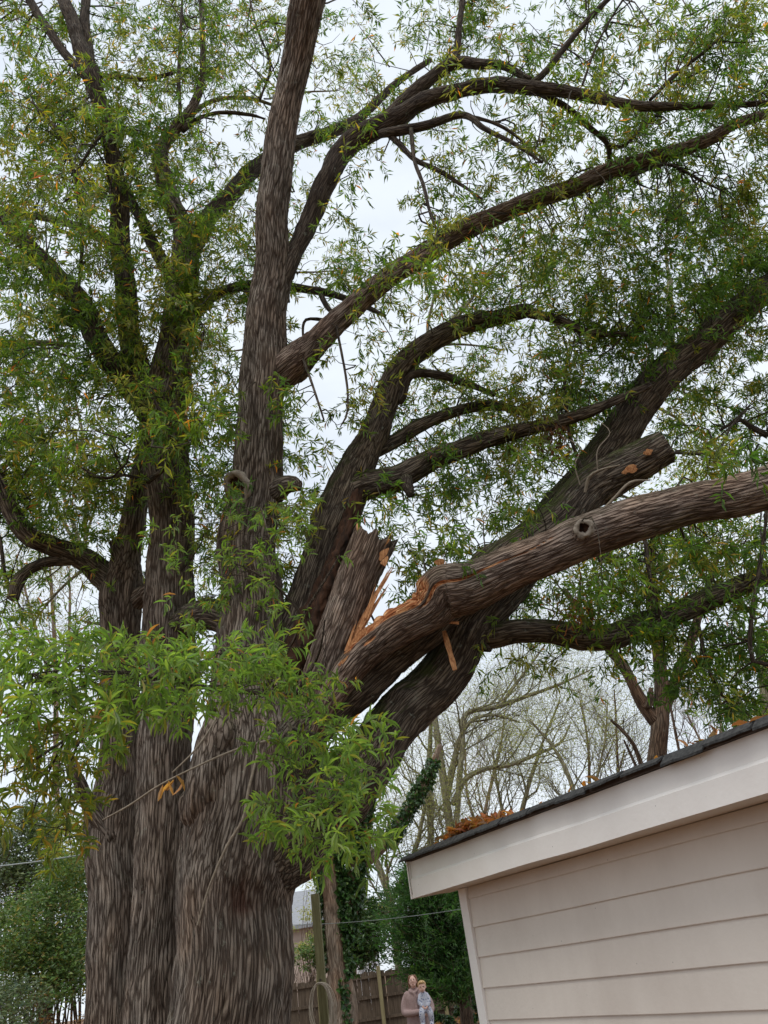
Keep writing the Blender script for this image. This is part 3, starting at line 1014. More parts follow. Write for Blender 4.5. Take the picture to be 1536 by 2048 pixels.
# curved limb D and its forks
oak_limb('limb', [(500, 1480, 90, 10.2), (545, 1370, 105, 10.2), (592, 1260, 92, 10.2), (632, 1140, 82, 10.2), (668, 1040, 86, 10.2), (700, 965, 82, 10.2), (735, 885, 60, 10.2), (768, 805, 52, 10.2), (802, 735, 48, 10.2), (860, 684, 43, 10.2), (930, 651, 38, 10.2), (1000, 635, 32, 10.2), (1052, 622, 29, 10.2), (1066, 628, 20, 10.2), (1110, 637, 18, 10.2), (1180, 665, 14, 10.2), (1260, 670, 9, 10.2)], M_MOSS)
oak_limb('limb', [(690, 990, 60, 10.1), (742, 968, 66, 10.1), (800, 945, 60, 10.1), (870, 912, 50, 10.1), (950, 885, 42, 10.1), (1040, 860, 36, 10.1), (1120, 838, 30, 10.1), (1200, 815, 24, 10.1), (1300, 770, 16, 10.1)], M_MOSS)
oak_limb('limb', [(745, 905, 30, 10.3), (790, 880, 34, 10.4), (850, 845, 30, 10.5), (930, 815, 26, 10.6), (1000, 812, 22, 10.8), (1060, 830, 16, 11)], M_MOSS)
oak_limb('branch', [(785, 780, 22, 10.3), (800, 800, 24, 10.2), (822, 752, 20, 10.2), (880, 750, 20, 10.2), (930, 765, 16, 10.3), (990, 790, 10, 10.4)], M_TWIGB)
oak_limb('branch', [(810, 960, 34, 10.0), (818, 978, 24, 9.95), (822, 990, 18, 9.9)], M_TWIGB)['label'] = 'short broken branch stub'
# long limb E
oak_limb('limb', [(528, 782, 50, 9.4), (552, 755, 84, 9.3), (580, 729, 84, 9.2), (612, 700, 66, 9.12), (645, 670, 56, 9.1), (685, 636, 51, 9.1), (740, 587, 48, 9.1), (800, 540, 48, 9.1), (870, 495, 46, 9.1), (940, 455, 46, 9.1), (1010, 425, 42, 9.1), (1080, 397, 40, 9.1), (1150, 375, 38, 9.1), (1220, 345, 38, 9.1),
                  (1290, 320, 36, 9.1), (1360, 302, 32, 9.1), (1420, 280, 28, 9.1), (1470, 250, 24, 9.1), (1540, 225, 20, 9.1), (1640, 190, 14, 9.1)], slim=0.88)
# fork F
oak_limb('limb', [(536, 640, 24, 9.0), (552, 586, 40, 8.85), (572, 540, 44, 8.75), (592, 490, 42, 8.7), (620, 428, 46, 8.6), (645, 370, 48, 8.5), (682, 310, 50, 8.4), (730, 266, 50, 8.3), (785, 236, 46, 8.2), (860, 200, 36, 8.1), (930, 183, 33, 8.0), (1000, 173, 34, 7.9), (1060, 175, 32, 7.8), (1130, 182, 27, 7.8), (1200, 196, 24, 7.8), (1280, 210, 22, 7.8), (1400, 212, 17, 7.8), (1540, 205, 13, 7.8), (1650, 190, 9, 7.8)], M_TWIGB)
oak_limb('limb', [(765, 250, 34, 8.25), (800, 212, 34, 8.2), (850, 165, 32, 8.1), (905, 125, 28, 8.0), (960, 131, 22, 7.9), (1010, 135, 18, 7.8), (1060, 160, 14, 7.8)], M_TWIGB)
oak_limb('branch', [(905, 130, 20, 8.0), (916, 100, 18, 8.0), (920, 50, 14, 7.9), (924, -10, 12, 7.8), (930, -90, 8, 7.7)], M_TWIGB)
oak_limb('branch', [(760, 268, 20, 8.2), (800, 262, 24, 8.1), (850, 250, 20, 8.0), (925, 230, 16, 8.0), (970, 258, 12, 7.9), (1030, 288, 10, 7.9), (1085, 325, 6, 7.9)], M_TWIGB)
oak_limb('branch', [(925, 231, 10, 8), (985, 245, 8, 8), (1030, 270, 7, 8.1), (1100, 330, 4, 8.2)], M_TWIGB)
oak_limb('branch', [(770, 262, 14, 8.2), (800, 290, 13, 8.2), (830, 320, 12, 8.2), (880, 343, 11, 8.2), (930, 375, 7, 8.2), (965, 398, 4, 8.2)], M_TWIGB)
oak_limb('branch', [(822, 258, 10, 8.0), (828, 320, 9, 7.9), (846, 370, 9, 7.8), (862, 430, 7, 7.8), (880, 470, 5, 7.8)], M_TWIGB)
oak_limb('branch', [(1050, 175, 14, 7.8), (1090, 145, 15, 7.8), (1130, 95, 14, 7.7), (1165, 50, 12, 7.6), (1215, 0, 11, 7.5), (1280, -60, 8, 7.4)], M_TWIGB)
oak_limb('branch', [(1165, 170, 6, 7.8), (1190, 100, 6, 7.8), (1215, 50, 5, 7.7), (1245, 0, 4, 7.7)], M_TWIGB)
oak_limb('branch', [(1075, 183, 16, 7.9), (1130, 215, 15, 8.1), (1180, 258, 13, 8.4), (1215, 290, 12, 8.7), (1220, 330, 11, 9.0), (1228, 345, 10, 9.1)], M_TWIGB)
oak_limb('branch', [(1215, 290, 8, 8.7), (1250, 290, 8, 8.6), (1300, 240, 6, 8.4), (1350, 210, 4, 8.3)], M_TWIGB)
oak_limb('branch', [(1300, 200, 8, 7.8), (1340, 160, 9, 7.7), (1400, 110, 7, 7.6), (1450, 70, 5, 7.5)], M_TWIGB)
oak_limb('branch', [(1255, 355, 9, 9.1), (1330, 330, 8, 9.0), (1380, 350, 7, 9.1), (1440, 380, 4, 9.2)], M_TWIGB)
oak_limb('branch', [(670, 640, 6, 9.0), (690, 740, 6, 8.9), (695, 820, 5, 8.8), (680, 855, 3, 8.8)], M_TWIGB)
oak_limb('branch', [(600, 700, 6, 9.0), (625, 770, 6, 8.9), (648, 840, 4, 8.8)], M_TWIGB)
# lower right limb R
oak_limb('limb', [(955, 1270, 50, 10.4), (985, 1275, 56, 10.4), (1040, 1262, 54, 10.4), (1100, 1262, 56, 10.5), (1160, 1274, 58, 10.6), (1220, 1274, 58, 10.7), (1290, 1250, 56, 10.8), (1350, 1230, 52, 10.9), (1420, 1200, 50, 11), (1500, 1165, 44, 11.1), (1580, 1130, 36, 11.2), (1700, 1080, 26, 11.3)], M_MOSS)
oak_limb('branch', [(955, 1290, 26, 10.35), (972, 1296, 18, 10.2), (980, 1300, 12, 10.15)], M_TWIGB)['label'] = 'short broken branch stub'
# twiggy verticals on the right
for pts in ([(1170, 960, 10, 10.4), (1150, 900, 9, 10.3), (1135, 850, 8, 10.2), (1130, 760, 6, 10.1), (1135, 700, 4, 10)],
            [(1290, 1080, 9, 10.2), (1300, 1150, 10, 10.2), (1315, 1210, 9, 10.3), (1330, 1260, 6, 10.4)],
            [(1395, 1240, 9, 10.9), (1410, 1310, 9, 10.8), (1430, 1370, 8, 10.7), (1465, 1410, 6, 10.6), (1500, 1430, 4, 10.5)],
            [(1536, 1010, 8, 9.6), (1500, 1290, 10, 9.8), (1536, 1330, 10, 9.9), (1580, 1380, 8, 10)],
            [(1536, 872, 15, 11.5), (1500, 852, 12, 11.5), (1480, 840, 9, 11.5), (1440, 860, 6, 11.5)],
            [(1340, 905, 7, 9.9), (1400, 908, 6, 10), (1450, 905, 4, 10.1)]):
    oak_limb('branch', pts, M_TWIGB)

# ---- the torn limb P
def torn_end(s, th, R, rr, tv, sd):
    up = -np.sin(th)[None, :]
    side = np.cos(th)[None, :]
    s1 = S_TEAR
    z = np.clip((s1 - s) / 0.10, 0, 1)[:, None] * np.clip((s - S_TEAR + 1.55) / 0.3, 0, 1)[:, None] * np.clip((up - 0.50 + 0.35 * vnoise(np.stack([np.broadcast_to(s[:, None] * 3, rr.shape), np.broadcast_to(th[None] * 2, rr.shape), rr * 0], -1), 5)) / 0.15, 0, 1)
    jag = vnoise(np.stack([np.broadcast_to(s[:, None] * 7, rr.shape), np.broadcast_to(np.cos(th)[None] * 9, rr.shape), np.broadcast_to(np.sin(th)[None] * 9, rr.shape)], -1), 6)
    rr = rr + z * R[:, None] * (-0.12 + 0.22 * jag)
    tv = np.maximum(tv, z)
    # the long crack running up the limb
    thc = -0.42 - 0.10 * (s - S_TEAR) + 0.10 * vnoise(np.stack([s * 2.2, s * 0, s * 0], -1), 9)
    d = np.abs(((th[None, :] - thc[:, None] + np.pi) % (2 * np.pi)) - np.pi)
    wdt = 0.085 * np.clip((S_TEAR + 1.8 - s) / 1.8, 0, 1) * np.clip((s - S_TEAR + 0.5) / 0.3, 0, 1)
    c = np.clip(1 - d / np.maximum(wdt[:, None], 1e-4), 0, 1) * (wdt[:, None] > 0.004)
    rr = rr - 0.05 * c
    tv = np.maximum(tv, np.clip(c * 2.2, 0, 1))
    return rr, tv


P_PTS = [(628, 1470, 24, 9.5), (655, 1405, 46, 9.4), (682, 1358, 58, 9.35), (715, 1316, 62, 9.3), (757, 1284, 70, 9.25), (800, 1256, 78, 9.2), (845, 1232, 82, 9.15), (868, 1212, 92, 9.1), (884, 1184, 106, 9.06), (905, 1178, 110, 9.04), (935, 1172, 102, 8.97), (975, 1158, 94, 8.9), (1024, 1138, 89, 8.8), (1099, 1109, 84, 8.65),
         (1150, 1087, 88, 8.55), (1198, 1068, 89, 8.45), (1273, 1042, 88, 8.3), (1335, 1024, 83, 8.15), (1397, 1006, 82, 8.0), (1470, 988, 84, 7.8), (1540, 969, 87, 7.6), (1620, 945, 86, 7.4), (1760, 905, 80, 7.0), (1950, 850, 66, 6.6)]
_pp = np.array([at(p[0], p[1], p[3]) for p in P_PTS[:9]])
S_TEAR = float(np.linalg.norm(np.diff(_pp, axis=0), axis=1).sum()) + 0.02
pl = limb('torn_limb', P_PTS, M_LIMB, oak, 0, sides=128, step=0.035, amp=0.012, rk=9.5, lump=0.03, shape=torn_end)
pl['label'] = 'torn limb with bright orange split wood, sagging over the shed'


# ---- the standing broken stub Q
def stub_split(s, th, R, rr, tv, sd):
    sn = np.sin(th)[None, :]
    z = np.clip((sn - 0.72) / 0.12, 0, 1) * np.clip((s - 0.75) / 0.2, 0, 1)[:, None] * np.clip((2.05 - s) / 0.1, 0, 1)[:, None]
    rr = rr - z * 0.05
    # hollow side towards the neighbouring limb
    hol = np.clip((-sn - 0.55) / 0.2, 0, 1) * np.clip((s - 0.5) / 0.2, 0, 1)[:, None]
    rr = rr - hol * 0.06
    return rr, np.maximum(tv, z)


q = limb('broken_stub', [(585, 1520, 90, 9.75), (612, 1420, 100, 9.7), (645, 1330, 94, 9.62), (686, 1225, 92, 9.55), (716, 1150, 92, 9.5), (738, 1092, 94, 9.48)], M_LIMB, oak, 0, sides=120, step=0.03, amp=0.018, rk=9, lump=0.07, end='jag', shape=stub_split)
q['label'] = 'jagged broken stub standing beside the torn limb'
# rotten heart between stub and limb, near black for the shade of the hollow
limb('rot_with_hollow_shade', [(590, 1370, 70, 9.95), (620, 1290, 80, 9.9), (655, 1200, 70, 9.85), (690, 1100, 50, 9.8), (706, 1030, 32, 9.78), (714, 985, 18, 9.75)], M_ROT_SHADE, oak, 0, sides=40, step=0.04, amp=0.03, rk=14, lump=0.3, end='jag', register=False)['label'] = 'dark rotten heartwood inside the break'
limb('rot_with_hollow_shade', [(612, 1300, 26, 9.6), (650, 1190, 24, 9.5), (684, 1095, 20, 9.5), (704, 1040, 12, 9.5)], M_ROT_SHADE, oak, 0, sides=24, step=0.04, amp=0.02, rk=16, lump=0.4, end='jag', register=False)


# ---- splinters of orange wood
def splinter(pa, pb, w, Ya, Yb, bend=0.0, rng=RNG, blunt=False):
    A, B = at(*pa, Ya), at(*pb, Yb)
    k = 6
    t = np.linspace(0, 1, k)
    Pn = A[None] * (1 - t[:, None]) + B[None] * t[:, None] + np.sin(np.pi * t)[:, None] * (UP * bend)[None]
    wd = w * depth(A) / FPX / 2
    T = norm(B - A)
    v = norm(CAM - A)
    S = norm(np.cross(T, v))
    Nn = np.cross(S, T)
    prof = np.array([0.6, 0.8, 0.9, 0.95, 1.0, 0.8] if blunt else [1.0, 0.95, 0.9, 0.75, 0.5, 0.08]) * rng.uniform(0.8, 1.15, k)
    V, idx = [], []
    for i in range(k):
        for sx, sn in ((-1, 0.25), (1, 0.35), (0.8, -0.35), (-0.9, -0.25)):
            V.append(Pn[i] + S * sx * wd * prof[i] + Nn * sn * wd * prof[i])
    F = []
    for i in range(k - 1):
        for j in range(4):
            a, b_ = i * 4 + j, i * 4 + (j + 1) % 4
            F.append([a, b_, b_ + 4, a + 4])
    F.append([0, 3, 2, 1])
    F.append([(k - 1) * 4 + j for j in range(4)])
    return obj('splinter', raw_mesh('splinter', np.array(V), [np.array(F)], False), M_WOOD, oak)


for pa, pb, w, Y1, Y2, bd in [
        ((690, 1318), (772, 1150), 16, 9.42, 9.42, 0.02), ((700, 1300), (778, 1168), 10, 9.38, 9.4, 0.03), ((712, 1275), (776, 1140), 7, 9.36, 9.4, -0.02), ((705, 1290), (752, 1180), 12, 9.4, 9.42, 0.0),
        ((690, 1310), (800, 1232), 10, 9.22, 9.12, 0.03), ((694, 1300), (770, 1236), 7, 9.2, 9.15, 0.04), ((688, 1325), (785, 1245), 12, 9.2, 9.15, 0.01), ((700, 1288), (765, 1240), 5, 9.2, 9.15, 0.05), ((686, 1330), (740, 1280), 14, 9.18, 9.15, 0.0), ((682, 1335), (712, 1296), 16, 9.2, 9.2, 0.0),
        ((712, 1272), (785, 1228), 6, 9.22, 9.12, 0.02), ((860, 1195), (798, 1216), 13, 9.02, 9.05, 0.0), ((868, 1180), (820, 1202), 12, 9.02, 9.05, 0.0), ((885, 1150), (858, 1148), 20, 8.98, 9.0, 0.0), ((884, 1165), (850, 1170), 16, 8.98, 9.0, 0.0), ((888, 1126), (868, 1124), 16, 8.98, 9.0, 0.0), ((880, 1182), (838, 1192), 12, 8.98, 9.0, 0.0),
        ((888, 1262), (910, 1340), 12, 9.5, 9.35, 0.0), ((918, 1246), (878, 1244), 6, 9.2, 9.2, 0.0),
        ((752, 1100), (780, 1078), 14, 9.3, 9.3, 0.0), ((756, 1118), (778, 1096), 16, 9.3, 9.3, 0.0), ((720, 1072), (714, 1046), 10, 9.35, 9.35, 0.0), ((735, 1080), (730, 1062), 8, 9.32, 9.32, 0.0), ((728, 1076), (722, 1056), 8, 9.3, 9.3, 0.0), ((765, 1130), (776, 1112), 12, 9.3, 9.3, 0.0)]:
    splinter(pa, pb, w, Y1, Y2, bd, blunt=(pa[1] > 1255 and pb[1] > 1330))
grn = np.random.default_rng(8)
for i in range(26):
    t_ = grn.random()
    bx, by = 690 + 165 * t_ + grn.normal(0, 4), 1312 - 105 * t_ + grn.normal(0, 5)
    ln = grn.uniform(22, 75)
    an = math.radians(grn.uniform(20, 58))
    splinter((bx, by), (bx + ln * math.cos(an), by - ln * math.sin(an)), grn.uniform(2.0, 5.5), 9.18 - 0.1 * t_, 9.2 - 0.1 * t_, grn.normal(0, 0.02), grn)
for i in range(14):
    t_ = grn.random()
    bx, by = 694 + 70 * t_ + grn.normal(0, 3), 1305 - 140 * t_
    ln = grn.uniform(40, 90)
    an = math.radians(grn.uniform(58, 72))
    splinter((bx, by), (bx + ln * math.cos(an), by - ln * math.sin(an)), grn.uniform(2.5, 6), 9.32, 9.36, grn.normal(0, 0.02), grn)
# sawn face and orange wounds on the sawn-off stub
def disc(name, px, py, w, h, Y, nrm, mat, parent, seed=1):
    c = at(px, py, Y)
    n = norm(np.array(nrm, float))
    a = norm(np.cross(n, np.array([0, 0, 1.0])))
    b_ = np.cross(n, a)
    k = 18
    t = np.linspace(0, 2 * np.pi, k, endpoint=False)
    rw, rh = w / 2 * depth(c) / FPX, h / 2 * depth(c) / FPX
    j = 1 + 0.3 * vnoise(np.stack([np.cos(t) * 2 + seed, np.sin(t) * 2, t * 0], -1), seed)
    ring = c + (np.cos(t) * rw * j)[:, None] * a + (np.sin(t) * rh * j)[:, None] * b_
    V = np.vstack([ring, ring - n * 0.04, c + n * 0.006])
    F4 = np.stack([np.arange(k), np.arange(k) + k, (np.arange(k) + 1) % k + k, (np.arange(k) + 1) % k], -1)
    F3 = np.stack([np.arange(k), (np.arange(k) + 1) % k, np.full(k, 2 * k)], -1)
    return obj(name, raw_mesh(name, V, [F4, F3], False), mat, parent)


v_cam = lambda px, py, Y: norm(CAM - at(px, py, Y))
disc('wound', 1296, 905, 16, 13, 9.50, v_cam(1296, 905, 9.5), M_WOOD, oak, 3)
disc('wound', 1262, 938, 24, 15, 9.55, v_cam(1262, 938, 9.55), M_WOOD, oak, 4)
disc('wound', 1250, 944, 13, 9, 9.56, v_cam(1250, 944, 9.55), M_WOOD, oak, 5)


# ---- knots with a callus ring and a hollow
def knot(px, py, w, h, Y, parent, out=0.03, nrm=None, tilt=0.0, seed=1, lip=0.27, mat=None):
    c = at(px, py, Y)
    n = norm(np.array(nrm, float)) if nrm is not None else norm(CAM - c)
    a = norm(np.cross(n, np.array([0, 0, 1.0])))
    b_ = np.cross(n, a)
    a, b_ = a * math.cos(tilt) + b_ * math.sin(tilt), -a * math.sin(tilt) + b_ * math.cos(tilt)
    ks, kt = 40, 12
    t = np.linspace(0, 2 * np.pi, ks, endpoint=False)
    p = np.linspace(0, 2 * np.pi, kt, endpoint=False)
    sc = depth(c) / FPX / 2
    rw, rh = w * sc * 0.74, h * sc * 0.74
    tr = min(w, h) * sc * lip
    Tt, Pp = np.meshgrid(t, p, indexing='ij')
    wob = 1 + 0.45 * fbm(np.stack([np.cos(Tt) * 1.6 + seed * 5, np.sin(Tt) * 1.6, np.cos(Pp) * 0.6], -1), seed, 3)
    r1 = tr * np.cos(Pp) * wob
    V = c + (np.cos(Tt) * (rw * wob + r1))[..., None] * a + (np.sin(Tt) * (rh * wob + r1))[..., None] * b_ + (tr * np.sin(Pp) * wob + out)[..., None] * n
    idx = np.arange(ks * kt).reshape(ks, kt)
    F = np.stack([idx, np.roll(idx, -1, 1), np.roll(np.roll(idx, -1, 1), -1, 0), np.roll(idx, -1, 0)], -1).reshape(-1, 4)
    ko = obj('knot', raw_mesh('knot', V.reshape(-1, 3), [F]), mat or M_CALLUS, parent)
    # hollow
    rings = np.linspace(1.0, 0.0, 6)
    Vs = []
    for i, q_ in enumerate(rings):
        wv = 1 + 0.15 * vnoise(np.stack([np.cos(t) * 3 + i, np.sin(t) * 3, t * 0 + seed], -1), seed + 3)
        Vs.append(c + (np.cos(t) * rw * q_ * wv)[:, None] * a + (np.sin(t) * rh * q_ * wv)[:, None] * b_ + n * (out - tr * 1.4 * (1 - q_ ** 2)))
    V = np.vstack(Vs)
    idx = np.arange(6 * ks).reshape(6, ks)
    F = np.stack([idx[:-1], np.roll(idx[:-1], -1, 1), np.roll(idx[1:], -1, 1), idx[1:]], -1).reshape(-1, 4)
    me = raw_mesh('hollow', V, [F])
    obj('hollow', me, M_ROT_SHADE, ko)
    return ko


knot(478, 975, 58, 80, 9.28, oak, 0.03, norm(CAM - at(478, 972, 9.5)) + np.array([-0.5, 0, 0]), 0.1, 2)['label'] = 'callused hollow knot on the main stem'
knot(1168, 1056, 42, 38, 8.16, oak, 0.06, None, 0.3, 4)['label'] = 'round pale knot hole on the torn limb'
oak_limb('knot_collar', [(1150, 1085, 60, 8.5), (1160, 1066, 44, 8.32), (1167, 1057, 34, 8.2)], M_LIMB, end='flat', register=False)
oak_limb('branch', [(545, 985, 60, 9.6), (568, 968, 46, 9.5), (588, 968, 38, 9.45), (597, 972, 26, 9.42)], M_TRUNK, register=False)['label'] = 'short blunt stub on the main stem'
oak_limb('burl', [(430, 1680, 90, 9.75), (422, 1600, 104, 9.55), (425, 1530, 96, 9.42), (432, 1475, 76, 9.38), (438, 1445, 60, 9.4)], M_TRUNK, register=False, lump=0.25, amp=0.03)['label'] = 'rounded burl on the big trunk'
# bridge between trunks
oak_limb('limb', [(340, 1255, 40, 10.7), (385, 1240, 64, 10.4), (430, 1235, 70, 10.1), (480, 1255, 60, 9.9)], M_MOSS, register=False)['label'] = 'mossy bridge fused between two trunks'

# ---- middle oak
def mid_limb(name, pts, mat=None, **kw):
    return oak_limb(name, pts, mat, oak_mid, 1, **kw)


limb('trunk', [(285, 2330, 150, 10.9), (292, 2180, 125, 10.9), (300, 2048, 112, 10.9), (309, 1900, 100, 10.9), (317, 1800, 98, 10.9), (320, 1700, 102, 10.9), (325, 1600, 102, 10.9), (331, 1500, 106, 10.9), (335, 1400, 108, 10.9), (342, 1300, 104, 10.85), (344, 1200, 98, 10.8),
               (342, 1100, 88, 10.7), (339, 1000, 86, 10.5), (334, 900, 90, 10.3), (333, 800, 92, 10.1), (338, 740, 80, 10.0), (350, 680, 66, 9.9), (360, 600, 62, 9.7), (370, 520, 54, 9.5), (368, 460, 42, 9.4), (345, 410, 36, 9.3), (325, 350, 33, 9.2), (322, 300, 28, 9.1), (350, 260, 22, 9.0), (385, 215, 17, 8.9), (404, 160, 13, 8.8), (405, 80, 10, 8.6), (400, -20, 7, 8.4)],
     M_TRUNK, oak_mid, 1, sides=128, step=0.05, amp=0.020, rk=8.5, lump=0.06)
mid_limb('limb', [(320, 830, 60, 10.1), (290, 780, 58, 10.0), (272, 720, 54, 9.8), (262, 660, 50, 9.7), (255, 600, 48, 9.6), (247, 520, 46, 9.4), (240, 450, 44, 9.2), (234, 390, 42, 9.0), (225, 330, 36, 8.8), (208, 240, 36, 8.5), (185, 150, 40, 8.2), (160, 80, 34, 8.0), (130, 0, 28, 7.8), (95, -90, 20, 7.6)], M_TWIGB)
mid_limb('limb', [(180, 160, 20, 8.2), (177, 100, 22, 8.1), (172, 40, 22, 8.0), (176, -40, 18, 7.9)], M_TWIGB)
mid_limb('limb', [(185, 165, 18, 8.2), (150, 130, 20, 8.1), (105, 75, 20, 8.0), (60, 0, 18, 7.9), (30, -60, 14, 7.8)], M_TWIGB)
mid_limb('limb', [(310, 850, 50, 10.0), (265, 770, 56, 9.8), (215, 705, 54, 9.6), (170, 630, 50, 9.4), (120, 555, 44, 9.2), (70, 500, 40, 9.0), (0, 432, 36, 8.8), (-100, 360, 26, 8.6)], M_TWIGB)['label'] = 'dark limb angling up to the left picture edge'
mid_limb('branch', [(170, 640, 30, 9.4), (140, 640, 30, 9.3), (118, 630, 24, 9.25)], M_TWIGB)['label'] = 'short blunt branch stub'
mid_limb('limb', [(355, 590, 34, 9.8), (335, 545, 32, 9.9), (300, 480, 28, 10), (270, 415, 24, 10.1), (250, 370, 16, 10.2)], M_TWIGB)
mid_limb('limb', [(372, 545, 40, 9.5), (395, 480, 42, 9.6), (430, 425, 40, 9.8), (480, 368, 38, 10), (535, 325, 36, 10.2), (600, 288, 32, 10.4), (665, 265, 28, 10.6), (720, 232, 22, 10.8), (790, 170, 16, 11), (860, 120, 12, 11.2)], M_TWIGB)['label'] = 'limb crossing behind the main stem of the big oak'
mid_limb('limb', [(370, 690, 26, 9.9), (395, 630, 26, 10), (430, 592, 24, 10.1), (480, 572, 22, 10.2), (540, 570, 20, 10.3), (600, 578, 19, 10.3), (660, 588, 17, 10.3), (720, 608, 14, 10.3), (770, 632, 9, 10.3)], M_TWIGB)
mid_limb('branch', [(640, 585, 12, 10.3), (652, 610, 12, 10.25), (668, 640, 9, 10.2), (612, 640, 7, 10.2), (606, 690, 5, 10.2)], M_TWIGB)
mid_limb('limb', [(235, 500, 20, 9.3), (190, 470, 22, 9.4), (130, 445, 18, 9.5), (60, 432, 15, 9.6), (0, 420, 12, 9.7), (-60, 400, 8, 9.8)], M_PALE)
mid_limb('branch', [(352, 262, 14, 9.0), (400, 215, 11, 9.1), (440, 198, 10, 9.2), (500, 197, 9, 9.3), (560, 215, 6, 9.4)], M_PALE)
mid_limb('branch', [(365, 262, 12, 9.0), (395, 238, 10, 9.0), (440, 226, 9, 9.0), (500, 230, 8, 9.1), (530, 238, 5, 9.2)], M_TWIGB)
mid_limb('branch', [(200, 150, 12, 8.3), (240, 155, 11, 8.3), (290, 160, 10, 8.3), (345, 146, 8, 8.3)], M_TWIGB)
mid_limb('branch', [(155, 600, 8, 9.0), (165, 480, 9, 8.6), (150, 350, 9, 8.2), (120, 270, 7, 7.9), (70, 210, 4, 7.7)], M_TWIGB)
mid_limb('branch', [(152, 345, 7, 8.2), (190, 285, 6, 8.1), (230, 255, 4, 8.0)], M_TWIGB)
mid_limb('branch', [(300, 960, 14, 9.8), (335, 930, 9, 9.4), (345, 880, 9, 9.2), (320, 820, 8, 9.0), (290, 775, 6, 8.9)], M_TWIGB)
mid_limb('branch', [(300, 965, 10, 9.8), (250, 950, 8, 9.5), (200, 955, 6, 9.3), (140, 920, 4, 9.1)], M_TWIGB)
mid_limb('branch', [(520, 200, 6, 9.0), (540, 130, 6, 8.8), (515, 60, 5, 8.6), (500, 0, 4, 8.5)], M_TWIGB)
mid_limb('branch', [(362, 260, 9, 9.0), (358, 150, 8, 8.9), (362, 60, 7, 8.7), (366, -40, 5, 8.6)], M_TWIGB)

# ---- left oak
def left_limb(name, pts, mat=None, **kw):
    return oak_limb(name, pts, mat, oak_left, 2, **kw)


limb('trunk', [(208, 2330, 140, 11.6), (213, 2180, 112, 11.6), (217, 2048, 98, 11.6), (221, 1900, 98, 11.6), (225, 1750, 100, 11.6), (230, 1650, 104, 11.6), (240, 1560, 84, 11.6), (244, 1450, 76, 11.55), (243, 1350, 72, 11.5), (243, 1250, 76, 11.45), (245, 1180, 84, 11.4), (254, 1110, 56, 11.3), (266, 1050, 48, 11.2), (276, 990, 44, 11.1), (288, 930, 42, 11.0), (300, 860, 36, 10.9), (305, 780, 26, 10.9)],
     M_TRUNK, oak_left, 2, sides=110, step=0.05, amp=0.018, rk=9, lump=0.07)
left_limb('limb', [(245, 1205, 60, 11.4), (215, 1150, 62, 11.3), (180, 1118, 54, 11.1), (140, 1100, 46, 10.9), (95, 1085, 44, 10.7), (52, 1062, 42, 10.5), (18, 1010, 36, 10.4), (-10, 940, 30, 10.3), (-50, 860, 24, 10.2)], M_MOSS)['label'] = 'mossy limb curling out to the left'
left_limb('limb', [(185, 1125, 30, 11.1), (150, 1118, 30, 11.0), (105, 1124, 26, 10.9), (62, 1140, 26, 10.8), (36, 1166, 30, 10.7), (26, 1198, 26, 10.7)], M_MOSS, end='round')['label'] = 'blunt mossy branch curving down'
left_limb('branch', [(242, 1130, 34, 11.2), (234, 1100, 28, 11.15), (228, 1082, 24, 11.1)], M_MOSS)['label'] = 'short blunt branch stub'
left_limb('branch', [(225, 1680, 50, 11.4), (200, 1640, 44, 11.3), (180, 1605, 36, 11.2), (160, 1560, 26, 11.0), (130, 1500, 16, 10.8)], M_TRUNK)
left_limb('branch', [(25, 1190, 10, 10.7), (10, 1150, 9, 10.6), (0, 1080, 8, 10.5), (-20, 1000, 6, 10.4)], M_TWIGB)
left_limb('limb', [(262, 1210, 50, 11.4), (290, 1185, 44, 11.2), (320, 1170, 40, 11.0)], M_TRUNK, register=False)
left_limb('branch', [(-60, 690, 20, 11.2), (0, 690, 17, 11.2), (80, 686, 14, 11.1), (150, 690, 10, 11)], M_PALE)

# ================================================================== FOLIAGE OF THE OAKS
# foliage of the crown, 64-pixel cells of the photograph's canopy (0 open sky .. 9 closed); depth comes from the limbs that carry it
DENS = """
545656765342247534424677
643556766244247554525677
355656534255435434456766
578865323256522345456765
778877423342323356667545
667877534330033456665446
456655645230044335565678
644435765142254467667789
754436765156535666678899
655656765133446556888888
665567633013344314887545
765576332003444358875356
775366555333445678863476
876446755332456677754555
877544654321247776532455
766744654542367765323311
556534556432566531123345
322212345321553002566665
111212345530320035667666
333313334451100345567666
000000000000000211334666
000000000000000000003566
000000000000000000000044
""".split()
SMP = np.array([x[1:] for x in SAMPLES])
SMT = np.array([x[0] for x in SAMPLES])
frng = np.random.default_rng(2024)
branchlets = {0: [], 1: [], 2: []}
spr = {0: [], 1: [], 2: []}


def stem_x(py):
    ys = [-100, 0, 100, 200, 300, 400, 500, 560, 640, 740, 800, 900, 1000, 1100, 1200, 1300]
    xs = [640, 616, 597, 575, 557, 548, 545, 541, 534, 530, 521, 514, 510, 497, 499, 494]
    return np.interp(py, ys, xs)


